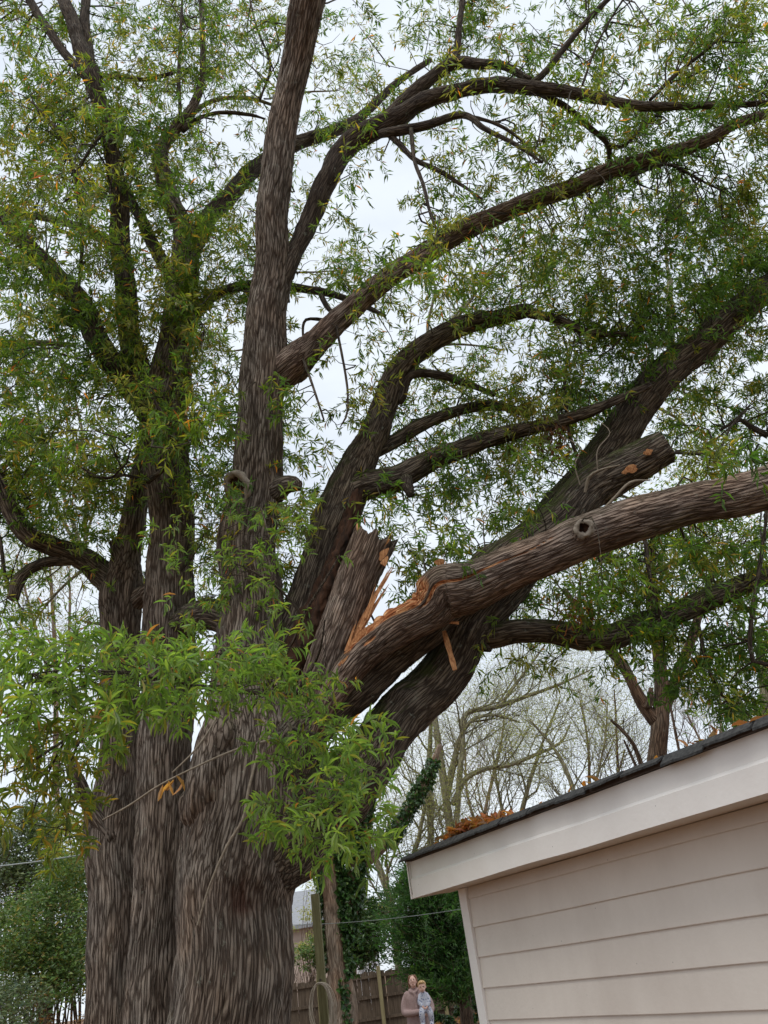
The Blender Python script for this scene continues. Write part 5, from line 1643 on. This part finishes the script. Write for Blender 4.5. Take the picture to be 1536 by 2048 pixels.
# ---- ivy-clad tree beside the pole
ivt = empty('ivy_clad_tree', (at(690, 2048, 21)[0], 21, 0))
tag(ivt, 'tan tree trunk climbed by dark ivy, between the wooden pole and the woman', 'tree')
IV = [[(700, 2300, 66, 21), (694, 2150, 60, 21), (690, 2048, 54, 21), (680, 1960, 46, 21), (670, 1870, 44, 21), (664, 1800, 42, 21), (658, 1720, 36, 21), (650, 1640, 34, 21), (640, 1540, 28, 21), (650, 1420, 20, 21), (680, 1300, 12, 21)],
      [(676, 1900, 34, 21.1), (692, 1840, 38, 21.1), (702, 1780, 38, 21.1), (712, 1700, 36, 21.1), (724, 1620, 32, 21.1), (738, 1560, 26, 21.1), (760, 1480, 18, 21.1), (800, 1380, 10, 21.1)],
      [(712, 1740, 20, 21.1), (760, 1700, 20, 21.2), (800, 1650, 19, 21.3), (835, 1590, 18, 21.4), (858, 1548, 16, 21.5), (880, 1490, 10, 21.6)]]
limb('trunk', IV[0], M_TAN, ivt, 9, sides=40, step=0.1, amp=0.012, rk=8, lump=0.08, register=False)
for st in IV[1:]:
    limb('limb', st, M_TAN, ivt, 9, sides=24, step=0.12, amp=0.010, rk=8, lump=0.1, register=False)


def ivy(parent, path, n, seed, th0, th1, s0, s1, size=0.10, label=None):
    g = np.random.default_rng(seed)
    C = catmull([[*at(a, b_, Y), w / 2 * depth(at(a, b_, Y)) / FPX] for a, b_, w, Y in path], 0.05)
    T, E1, E2 = limb_frame(C[:, :3])
    i = (g.uniform(s0, s1, n) * (len(C) - 1)).astype(int)
    a = g.uniform(th0, th1, n)
    nr = np.cos(a)[:, None] * E1[i] + np.sin(a)[:, None] * E2[i]
    P = C[i, :3] + nr * (C[i, 3] + np.abs(g.normal(0.03, 0.05, n)))[:, None]
    D = norm(-T[i] * 0.6 + nr * 0.5 + g.normal(0, 0.45, (n, 3)))
    Ln = size * g.uniform(0.6, 1.3, n)
    o = obj('ivy', leaf_mesh('ivy', P, D, nr + g.normal(0, 0.35, (n, 3)), Ln, Ln * 0.85, pick(PAL_IVY, n, g), T_IVY), M_GLOSS, parent)
    o['kind'] = 'stuff'
    o['label'] = label or 'dark green ivy on the trunk'


ivy(ivt, IV[0], 1500, 61, 0.5, 2.2, 0.28, 0.62)
ivy(ivt, IV[0], 700, 62, -1.9, -0.9, 0.3, 0.55)
ivy(ivt, IV[0], 260, 63, -0.1, 0.5, 0.10, 0.28)
ivy(ivt, IV[1], 3600, 64, -1.9, 2.2, 0.05, 0.75, 0.11)
ivy(ivt, IV[2], 1300, 65, -2.6, 2.6, 0.25, 0.9, 0.09)

# ---- dark cedar behind the woman
ced = empty('cedar', (at(925, 2000, 27)[0], 27, 0))
tag(ced, 'dense dark green cedar behind the woman, below the shed eave', 'tree')
limb('trunk', [(940, 2120, 30, 27), (935, 2040, 26, 27), (925, 1960, 22, 27), (905, 1860, 16, 27), (880, 1760, 10, 27), (860, 1700, 5, 27)], M_BROWN, ced, 9, sides=16, step=0.12, register=False)
g = np.random.default_rng(71)
polys, B, Dv = [], [], []
for _ in range(560):
    v = g.random()
    py = 1730 + 255 * v
    half = np.interp(py, [1730, 1780, 1850, 1920, 1985], [30, 80, 110, 105, 45])
    cxp = np.interp(py, [1730, 1850, 1985], [850, 862, 880])
    px = cxp + half * g.uniform(-1, 1)
    Y = 27 + g.normal(0, 0.9)
    tip = at(px, py, Y)
    axp = at(np.interp(py, [1700, 2000], [870, 930]), py + 25, 27)
    path = curve_between(axp, tip, 7, 0.06, g)
    polys.append((path, np.linspace(0.015, 0.004, 7)))
    for _ in range(11):
        u = g.uniform(0.35, 1.0) * 6
        j = min(5, int(u))
        b0 = path[j] * (1 - u + j) + path[j + 1] * (u - j)
        B.append(b0 + g.normal(0, 0.10, 3))
        Dv.append(norm(tip - axp) * 0.7 + g.normal(0, 0.5, 3) + np.array([0, 0, 0.25]))
B, Dv = np.array(B), norm(np.array(Dv))
n = len(B)
per = 9
P = (B[:, None] + Dv[:, None] * (np.linspace(0, 1, per)[None, :, None] * g.uniform(0.25, 0.5, (n, 1, 1))) + g.normal(0, 0.02, (n, per, 3))).reshape(-1, 3)
D = norm(np.repeat(Dv, per, 0) + g.normal(0, 0.5, (n * per, 3)))
Ln = g.uniform(0.08, 0.18, n * per)
ct_ = np.repeat(pick(PAL_CEDAR, n, g), per, 0)
o = obj('foliage', leaf_mesh('foliage', P, D, g.normal(0, 1, (n * per, 3)), Ln, Ln * 0.22, ct_), M_FAR, ced)
o['kind'] = 'stuff'
tube_obj('branches', polys, M_BROWN, ced, 4, 'stuff')


# ---- shrubs
def shrub(name, label, blobs, Y, seed, pal, n, leaf, width, mat, group=None, base=None, cat='shrub', tmpl=T_SMALL, ydev=0.6, stems=24):
    g = np.random.default_rng(seed)
    b0 = base or (blobs[0][0], 2060)
    P0 = at(b0[0], b0[1], Y)
    root = empty(name, (P0[0], Y, 0))
    tag(root, label, cat, group)
    tot = sum(b_[2] * b_[3] for b_ in blobs)
    Bs, polys = [], []
    for px, py, rx, ry in blobs:
        m = int(n * rx * ry / tot)
        nb = max(4, m // 60)
        for _ in range(nb):
            a = g.uniform(0, 2 * np.pi)
            rr = g.random() ** 0.4
            c = at(px + rx * rr * math.cos(a), py + ry * rr * math.sin(a), Y + g.normal(0, ydev))
            if len(polys) < stems:
                polys.append((curve_between(np.array([P0[0] + g.normal(0, 0.25), Y + g.normal(0, 0.2), 0.0]), c, 9, 0.07, g), np.linspace(0.022, 0.005, 9)))
            k = 60
            sc = 0.5 * min(rx, ry) / FPX * depth(c)
            Bs.append(c + g.normal(0, 1, (k, 3)) * np.array([sc, sc, sc * 0.7]) * 0.55)
    P = np.vstack(Bs)
    P = P[P[:, 2] > 0.02]
    k = len(P)
    Ln = leaf * g.uniform(0.6, 1.3, k)
    Nn = np.array([0, -0.35, 1.0]) + g.normal(0, 0.55, (k, 3))
    o = obj('foliage', leaf_mesh('foliage', P, rand_dir(k, g, 0.0, 0.4), Nn, Ln, Ln * width, pick(pal, k, g), tmpl), mat, root)
    o['kind'] = 'stuff'
    tube_obj('stems', polys, M_BROWN, root, 5, 'stuff')
    return root


shrub('magnolia', 'glossy dark broad-leaved evergreen behind the fence, left of the cedar', [(725, 1870, 42, 55), (745, 1830, 30, 35), (700, 1905, 26, 26), (655, 1915, 24, 26)], 36, 81, PAL_IVY, 5200, 0.24, 0.34, M_GLOSS, None, (725, 1960), 'tree', T_BIG)
shrub('privet_hedge', 'dense green privet left of the leftmost oak trunk', [(110, 1850, 75, 80), (60, 1930, 80, 80), (140, 1930, 50, 70), (30, 1870, 50, 70), (130, 1770, 45, 50)], 14.5, 82, PAL_SHRUB, 26000, 0.075, 0.45, M_GLOSS, None, (90, 2120), 'shrub', T_SMALL)
shrub('grey_leaved_shrub', 'grey-green shrub at the left edge above the privet', [(50, 1700, 70, 60), (20, 1780, 60, 60), (80, 1640, 40, 40)], 18, 83, PAL_GREY, 14000, 0.10, 0.4, M_GLOSS, None, (40, 2120), 'shrub', T_SMALL)
shrub('yellow_shrub', 'yellowing shrub between the grey-leaved shrub and the left oak trunk', [(140, 1700, 40, 60), (150, 1760, 30, 40)], 16, 84, PAL_OLIVE, 3600, 0.10, 0.3, M_FAR, None, (150, 2100), 'shrub', T_SMALL)
shrub('dry_brush', 'tangle of reddish dry brush at the foot of the privet', [(130, 2030, 45, 40), (80, 2040, 60, 40)], 12.5, 85, PAL_LITTER, 500, 0.06, 0.2, M_FAR, None, (110, 2120), 'shrub', T_SMALL, 0.4, 70)
shrub('low_shrub', 'low pale green shrub at the bottom left corner', [(40, 2010, 60, 50), (10, 2050, 60, 50)], 12.0, 86, PAL_GREY, 2600, 0.07, 0.4, M_GLOSS, None, (30, 2150), 'shrub', T_SMALL, 0.4)
shrub('garden_shrub', 'small green bush behind the fence next to the wooden pole', [(605, 1915, 26, 22), (640, 1890, 20, 20)], 35, 87, PAL_SHRUB, 1500, 0.14, 0.4, M_GLOSS, None, (610, 1980), 'shrub')
shrub('budding_tree', 'pale budding tree above the house roof beside the trunk', [(620, 1800, 34, 40), (600, 1860, 24, 40), (640, 1740, 30, 40)], 44, 88, PAL_BUD, 1700, 0.14, 0.4, M_FAR, None, (620, 1980), 'tree')
shrub('ground_ivy', 'low green ground cover at the fence foot right of the woman', [(905, 2035, 50, 12), (945, 2020, 30, 14), (940, 1985, 16, 26)], 29, 89, PAL_IVY, 2600, 0.10, 0.8, M_GLOSS, None, (915, 2050), 'ground cover', T_IVY, 0.5, 3)


# ---- cables
M_CABLE = simple_mat('cable', (0.03, 0.03, 0.03), (0.06, 0.06, 0.06), 5, rough=0.5)
M_CABLE2 = simple_mat('pale_cable', (0.25, 0.28, 0.27), (0.33, 0.36, 0.35), 5, rough=0.5)


def cable(label, a, b_, r, mat, sag, ext=0.25):
    A, B = at(*a), at(*b_)
    A, B = A - (B - A) * ext, B + (B - A) * ext
    t = np.linspace(0, 1, 30)
    P = A[None] * (1 - t[:, None]) + B[None] * t[:, None] - np.array([0, 0, 1.0]) * (sag * 4 * t * (1 - t))[:, None]
    o = tube_obj('cable', [(P, np.full(30, r))], mat, None, 6)
    tag(o, label, 'cable', 'overhead cables')


cable('thin pale cable sagging in front of the dark cedar', (575, 1842, 16), (940, 1806, 14), 0.006, M_CABLE2, 0.12)
cable('cable crossing the grey-leaved shrub at the left edge', (-20, 1732, 15), (160, 1708, 13.5), 0.013, M_CABLE2, 0.03)
cable('dark upper cable passing behind the ivy-clad trunk', (600, 1718, 26), (880, 1690, 26), 0.010, M_CABLE, 0.2)

# ================================================================== PEOPLE
def simple_color(name, c, rough=0.8, var=0.12, scale=20, bump=0.0):
    return simple_mat(name, tuple(v * (1 - var) for v in c), tuple(min(1, v * (1 + var)) for v in c), scale, rough=rough, bump=bump, bump_d=0.01)


M_SKIN = simple_color('skin', (0.78, 0.50, 0.41), 0.5, 0.06)
M_BABYSKIN = simple_color('baby_skin', (0.82, 0.53, 0.43), 0.5, 0.06)
M_COAT = simple_color('mauve_fleece', (0.43, 0.31, 0.295), 0.95, 0.15, 60, 0.5)
M_HAIR = simple_color('brown_hair', (0.26, 0.14, 0.085), 0.55, 0.3, 50)
M_BLOND = simple_color('blond_hair', (0.55, 0.36, 0.17), 0.55, 0.25, 50)
M_PANTS = simple_color('dark_trousers', (0.05, 0.05, 0.06), 0.9)
M_SHOE = simple_color('shoe', (0.08, 0.06, 0.05), 0.7)
M_EYE = simple_color('eye', (0.03, 0.02, 0.02), 0.3)
M_LIP = simple_color('lip', (0.42, 0.16, 0.14), 0.5)


def print_mat():
    m, nt, b = _mat('printed_sleepsuit')
    L = nt.links.new
    tc = _n(nt, 'ShaderNodeTexCoord')
    v = _n(nt, 'ShaderNodeTexVoronoi', Scale=26.0)
    L(tc.outputs['Object'], v.inputs['Vector'])
    r = _ramp(nt, [(0.25, (0.13, 0.16, 0.30)), (0.36, (0.55, 0.57, 0.66))])
    L(v.outputs['Distance'], r.inputs['Fac'])
    L(r.outputs['Color'], b.inputs['Base Color'])
    b.inputs['Roughness'].default_value = 0.9
    return m


M_SLEEP = print_mat()


def sweep(pts, sides=14):
    """closed capsule-ended tube; pts rows (x, y, z, r) or (x, y, z, rx, ry): rx across, ry front to back."""
    rows = np.array([[*p, p[3]] if len(p) == 4 else list(p) for p in pts], float)
    C = catmull(rows, 0.02)
    T = norm(np.gradient(C[:, :3], axis=0))
    ref = np.array([0, 1.0, 0])
    A = np.cross(ref[None], T)
    bad = np.linalg.norm(A, axis=1) < 0.2
    A[bad] = np.cross(np.array([1.0, 0, 0.2])[None], T[bad])
    A = norm(A)
    B = np.cross(T, A)
    th = np.linspace(0, 2 * np.pi, sides, endpoint=False)
    rings, ends = [], []
    seq = []
    for e, sgn in ((0, -1), (-1, 1)):
        caps = []
        for q_ in (0.35, 0.7, 0.92):
            caps.append((C[e, :3] + T[e] * sgn * min(C[e, 3], C[e, 4]) * q_, C[e, 3] * math.sqrt(1 - q_ * q_), C[e, 4] * math.sqrt(1 - q_ * q_), A[e], B[e]))
        ends.append(caps)
    seq = ends[0][::-1] + [(C[i, :3], C[i, 3], C[i, 4], A[i], B[i]) for i in range(len(C))] + ends[1]
    V = np.array([c + np.cos(th)[:, None] * a * rx + np.sin(th)[:, None] * b_ * ry for c, rx, ry, a, b_ in seq])
    K = len(seq)
    idx = np.arange(K * sides).reshape(K, sides)
    F = np.stack([idx[:-1], np.roll(idx[:-1], -1, 1), np.roll(idx[1:], -1, 1), idx[1:]], -1).reshape(-1, 4).tolist()
    V = V.reshape(-1, 3)
    F.append(idx[0][::-1].tolist())
    F.append(idx[-1].tolist())
    return V, F


def ellip(c, r, rot=0.0, n=16):
    u = np.linspace(0, np.pi, n + 1)
    v = np.linspace(0, 2 * np.pi, 2 * n, endpoint=False)
    V = np.array([[math.sin(a) * math.cos(b_), math.sin(a) * math.sin(b_), math.cos(a)] for a in u[1:-1] for b_ in v])
    V = np.vstack([V, [[0, 0, 1], [0, 0, -1]]]) * np.array(r)
    if rot:
        cr, sr = math.cos(rot), math.sin(rot)
        V = np.stack([V[:, 0], V[:, 1] * cr - V[:, 2] * sr, V[:, 1] * sr + V[:, 2] * cr], -1)
    V = V + np.array(c)
    m = 2 * n
    idx = np.arange((n - 1) * m).reshape(n - 1, m)
    F = np.stack([idx[:-1], idx[1:], np.roll(idx[1:], -1, 1), np.roll(idx[:-1], -1, 1)], -1).reshape(-1, 4).tolist()
    F += [[len(V) - 2, idx[0][i], idx[0][(i + 1) % m]] for i in range(m)]
    F += [[len(V) - 1, idx[-1][(i + 1) % m], idx[-1][i]] for i in range(m)]
    return V, F


def fuse(name, pieces, mat, parent, voxel=0.009, smooth=3):
    """pieces joined into one continuous skin by a voxel remesh."""
    Vs, Fs, b0 = [], [], 0
    for V, F in pieces:
        Vs.append(V)
        Fs += [[int(i) + b0 for i in f] for f in F]
        b0 += len(V)
    me = bpy.data.meshes.new(name)
    me.from_pydata(np.vstack(Vs).tolist(), [], Fs)
    me.update()
    tmp = bpy.data.objects.new(name, me)
    COL.objects.link(tmp)
    md = tmp.modifiers.new('r', 'REMESH')
    md.mode = 'VOXEL'
    md.voxel_size = voxel
    ms = tmp.modifiers.new('s', 'SMOOTH')
    ms.iterations = smooth
    ms.factor = 0.5
    dg = bpy.context.evaluated_depsgraph_get()
    m2 = bpy.data.meshes.new_from_object(tmp.evaluated_get(dg))
    bpy.data.objects.remove(tmp)
    m2.name = name
    m2.polygons.foreach_set('use_smooth', np.full(len(m2.polygons), True))
    m2.materials.clear()
    m2.materials.append(mat)
    o = bpy.data.objects.new(name, m2)
    return link(o, parent)


def hand(w, fdir, side, size=1.0):
    """palm and five bent fingers; w wrist point, fdir direction of the palm, side towards the thumb."""
    w, f, s_ = np.array(w), norm(np.array(fdir)), norm(np.array(side))
    s_ = norm(s_ - (s_ @ f) * f)
    nrm_ = np.cross(f, s_)
    out = [sweep([(*w, 0.024 * size), (*(w + f * 0.045 * size), 0.030 * size, 0.018 * size), (*(w + f * 0.085 * size), 0.032 * size, 0.016 * size)])]
    for i, ln in enumerate((0.072, 0.080, 0.075, 0.058)):
        b0 = w + f * 0.085 * size + s_ * (0.027 - 0.018 * i) * size
        p1 = b0 + f * ln * 0.45 * size
        p2 = p1 + (f * 0.75 + nrm_ * 0.65) * ln * 0.32 * size
        p3 = p2 + (f * 0.3 + nrm_ * 0.95) * ln * 0.28 * size
        out.append(sweep([(*b0, 0.0095 * size), (*p1, 0.009 * size), (*p2, 0.0085 * size), (*p3, 0.0075 * size)], 8))
    b0 = w + f * 0.02 * size + s_ * 0.026 * size
    out.append(sweep([(*b0, 0.012 * size), (*(b0 + (f * 0.6 + s_ * 0.8) * 0.035 * size), 0.011 * size), (*(b0 + (f * 1.2 + s_ * 0.9) * 0.05 * size), 0.009 * size)], 8))
    return out


WP = at(829, 1990, 18.8)
woman = empty('person', (WP[0], 18.8, 0.0), 0.0)
tag(woman, 'person in a mauve fleece coat looking up, carrying a small child', 'person')
hc = np.array([0.0, -0.03, 1.515])
tilt = -0.28
body = [
    sweep([(0, 0, 0.92, 0.16, 0.12), (0, 0, 1.08, 0.135, 0.10), (0, 0, 1.25, 0.16, 0.11), (0, 0.005, 1.33, 0.10, 0.08), (0, 0.0, 1.40, 0.052), (0, -0.015, 1.46, 0.050)]),
    sweep([(-0.085, 0, 0.92, 0.085), (-0.09, 0, 0.70, 0.075), (-0.09, 0.0, 0.48, 0.055), (-0.09, 0.01, 0.28, 0.05), (-0.09, 0.01, 0.08, 0.036)]),
    sweep([(0.085, 0, 0.92, 0.085), (0.09, -0.01, 0.70, 0.075), (0.09, -0.01, 0.48, 0.055), (0.09, 0.0, 0.28, 0.05), (0.09, 0.0, 0.08, 0.036)]),
    sweep([(-0.09, 0.02, 0.045, 0.036), (-0.095, -0.12, 0.035, 0.032)]), sweep([(0.09, 0.02, 0.045, 0.036), (0.10, -0.12, 0.035, 0.032)]),
    sweep([(-0.16, 0, 1.31, 0.05), (-0.215, -0.01, 1.17, 0.042), (-0.225, -0.06, 1.02, 0.038), (-0.10, -0.20, 0.985, 0.033), (0.05, -0.25, 0.99, 0.027), (0.12, -0.255, 1.00, 0.024)]),
    sweep([(0.16, 0, 1.31, 0.05), (0.26, 0.0, 1.18, 0.042), (0.31, -0.03, 1.03, 0.038), (0.27, -0.17, 0.94, 0.032), (0.22, -0.24, 0.92, 0.025)]),
    ellip(hc + np.array([0, 0, 0.015]), (0.074, 0.092, 0.105), tilt),
    ellip(hc + np.array([0, -0.035, -0.055]), (0.055, 0.060, 0.060), tilt),
    sweep([(*(hc + np.array([0, -0.085, 0.04])), 0.010), (*(hc + np.array([0, -0.108, 0.012])), 0.014)], 8),
    ellip(hc + np.array([-0.074, 0.005, -0.005]), (0.012, 0.02, 0.03)), ellip(hc + np.array([0.074, 0.005, -0.005]), (0.012, 0.02, 0.03)),
]
body += hand((0.12, -0.255, 1.00), (1, -0.05, 0.02), (0, -0.2, 1), 0.95)
body += hand((0.22, -0.24, 0.92), (-0.8, -0.25, 0.2), (0.1, -0.3, 1), 0.95)
fuse('body', body, M_SKIN, woman, 0.0075, 3)
for sx in (-1, 1):
    fuse('eye', [ellip(hc + np.array([sx * 0.028, -0.083, 0.045]), (0.013, 0.009, 0.008), 0, 8)], M_EYE, woman, 0.003, 1)
fuse('mouth', [ellip(hc + np.array([0, -0.094, -0.043]), (0.022, 0.008, 0.007), 0, 8)], M_LIP, woman, 0.003, 1)
hairp = [ellip(hc + np.array([0, 0.028, 0.035]), (0.086, 0.092, 0.098), tilt)]
for sx in (-1, 1):
    hairp.append(sweep([(sx * 0.055, -0.045, 1.62, 0.024), (sx * 0.080, -0.03, 1.56, 0.022), (sx * 0.084, -0.005, 1.47, 0.022), (sx * 0.075, -0.01, 1.38, 0.018)]))
hairp.append(sweep([(0, 0.09, 1.55, 0.05), (0, 0.10, 1.44, 0.045), (0.02, 0.10, 1.34, 0.03)]))
fuse('hair', hairp, M_HAIR, woman, 0.008, 2)
coat = [
    sweep([(0.0, 0.0, 0.50, 0.25, 0.18), (0, 0, 0.70, 0.235, 0.175), (0, 0, 0.92, 0.215, 0.16), (0, 0, 1.10, 0.20, 0.145), (0, 0, 1.24, 0.205, 0.135), (0, 0.0, 1.32, 0.15, 0.105), (0, 0.01, 1.365, 0.09, 0.082)], 20),
    sweep([(-0.15, 0, 1.30, 0.072), (-0.225, -0.01, 1.17, 0.070), (-0.235, -0.07, 1.01, 0.068), (-0.11, -0.20, 0.985, 0.060), (0.03, -0.245, 0.99, 0.052), (0.09, -0.25, 0.995, 0.050)]),
    sweep([(0.15, 0, 1.30, 0.072), (0.265, 0.0, 1.18, 0.068), (0.315, -0.03, 1.03, 0.064), (0.28, -0.16, 0.945, 0.056), (0.25, -0.20, 0.93, 0.052)]),
    sweep([(-0.085, -0.02, 1.375, 0.032), (-0.06, -0.09, 1.35, 0.03), (0.0, -0.12, 1.31, 0.028)]), sweep([(0.085, -0.02, 1.375, 0.032), (0.06, -0.09, 1.35, 0.03), (0.0, -0.12, 1.31, 0.028)]),
    sweep([(-0.085, -0.02, 1.375, 0.03), (-0.06, 0.08, 1.385, 0.03), (0.06, 0.08, 1.385, 0.03), (0.085, -0.02, 1.375, 0.03)]),
    sweep([(0.02, -0.15, 1.28, 0.018), (0.03, -0.165, 1.05, 0.02), (0.04, -0.19, 0.8, 0.02), (0.05, -0.195, 0.55, 0.02)], 8),
]
fuse('coat', coat, M_COAT, woman, 0.011, 4)
for sx in (-1, 1):
    fuse('trouser_leg', [sweep([(sx * 0.09, 0, 0.72, 0.095), (sx * 0.09, 0, 0.45, 0.075), (sx * 0.09, 0.005, 0.12, 0.068)])], M_PANTS, woman, 0.012, 3)
    fuse('shoe', [sweep([(sx * 0.092, 0.04, 0.045, 0.046), (sx * 0.098, -0.13, 0.036, 0.04)])], M_SHOE, woman, 0.01, 2)

# the child on her arm
child = empty('person', (WP[0] + 0.185, 18.8 - 0.20, 0.0), 0.0)
tag(child, 'blond toddler in a pale blue patterned sleepsuit, held in the arm of the adult', 'person')
ch = np.array([0.0, -0.02, 1.40])
cb = [
    ellip(ch + np.array([0, 0.01, 0.025]), (0.078, 0.088, 0.090), 0.05), ellip(ch + np.array([0, -0.03, -0.035]), (0.058, 0.055, 0.050)),
    sweep([(*(ch + np.array([0, -0.088, 0.0])), 0.008), (*(ch + np.array([0, -0.097, -0.012])), 0.010)], 8),
    ellip(ch + np.array([-0.076, 0.0, -0.005]), (0.01, 0.018, 0.024)), ellip(ch + np.array([0.076, 0.0, -0.005]), (0.01, 0.018, 0.024)),
    sweep([(0, 0, 1.34, 0.035), (0, 0, 1.28, 0.05), (0, 0, 1.15, 0.08, 0.07), (0, 0, 1.02, 0.085, 0.075)]),
    sweep([(-0.06, 0, 1.26, 0.032), (-0.09, -0.05, 1.15, 0.028), (-0.04, -0.10, 1.07, 0.024)]), sweep([(0.07, 0, 1.26, 0.032), (0.10, -0.04, 1.15, 0.028), (0.06, -0.10, 1.06, 0.024)]),
    sweep([(-0.04, -0.02, 1.03, 0.055), (-0.07, -0.13, 0.96, 0.048), (-0.075, -0.12, 0.80, 0.038), (-0.075, -0.15, 0.76, 0.03)]), sweep([(0.05, 0, 1.03, 0.055), (0.10, -0.06, 0.93, 0.048), (0.10, -0.04, 0.80, 0.038), (0.10, -0.08, 0.76, 0.03)]),
]
cb += hand((-0.04, -0.10, 1.07), (0.6, -0.5, -0.4), (0, 0, 1), 0.5)
cb += hand((0.06, -0.10, 1.06), (-0.6, -0.5, -0.4), (0, 0, 1), 0.5)
fuse('body', cb, M_BABYSKIN, child, 0.0065, 2)
for sx in (-1, 1):
    fuse('eye', [ellip(ch + np.array([sx * 0.028, -0.080, 0.012]), (0.012, 0.008, 0.009), 0, 8)], M_EYE, child, 0.003, 1)
fuse('mouth', [ellip(ch + np.array([0, -0.086, -0.045]), (0.015, 0.007, 0.006), 0, 8)], M_LIP, child, 0.003, 1)
fuse('hair', [ellip(ch + np.array([0, 0.022, 0.045]), (0.088, 0.088, 0.084), 0.0), ellip(ch + np.array([0.0, -0.045, 0.085]), (0.062, 0.042, 0.03))], M_BLOND, child, 0.007, 2)
suit = [
    sweep([(0, 0, 1.305, 0.05), (0, 0, 1.25, 0.085, 0.07), (0, 0, 1.12, 0.10, 0.088), (0, 0, 1.01, 0.105, 0.09)]),
    sweep([(-0.06, 0, 1.26, 0.044), (-0.092, -0.05, 1.15, 0.040), (-0.05, -0.09, 1.085, 0.034)]), sweep([(0.07, 0, 1.26, 0.044), (0.105, -0.04, 1.15, 0.040), (0.07, -0.09, 1.075, 0.034)]),
    sweep([(-0.04, -0.02, 1.03, 0.068), (-0.07, -0.13, 0.96, 0.060), (-0.075, -0.12, 0.80, 0.05), (-0.075, -0.165, 0.755, 0.04)]), sweep([(0.05, 0, 1.03, 0.068), (0.10, -0.06, 0.93, 0.06), (0.10, -0.04, 0.80, 0.05), (0.10, -0.09, 0.755, 0.04)]),
]
fuse('sleepsuit', suit, M_SLEEP, child, 0.008, 3)
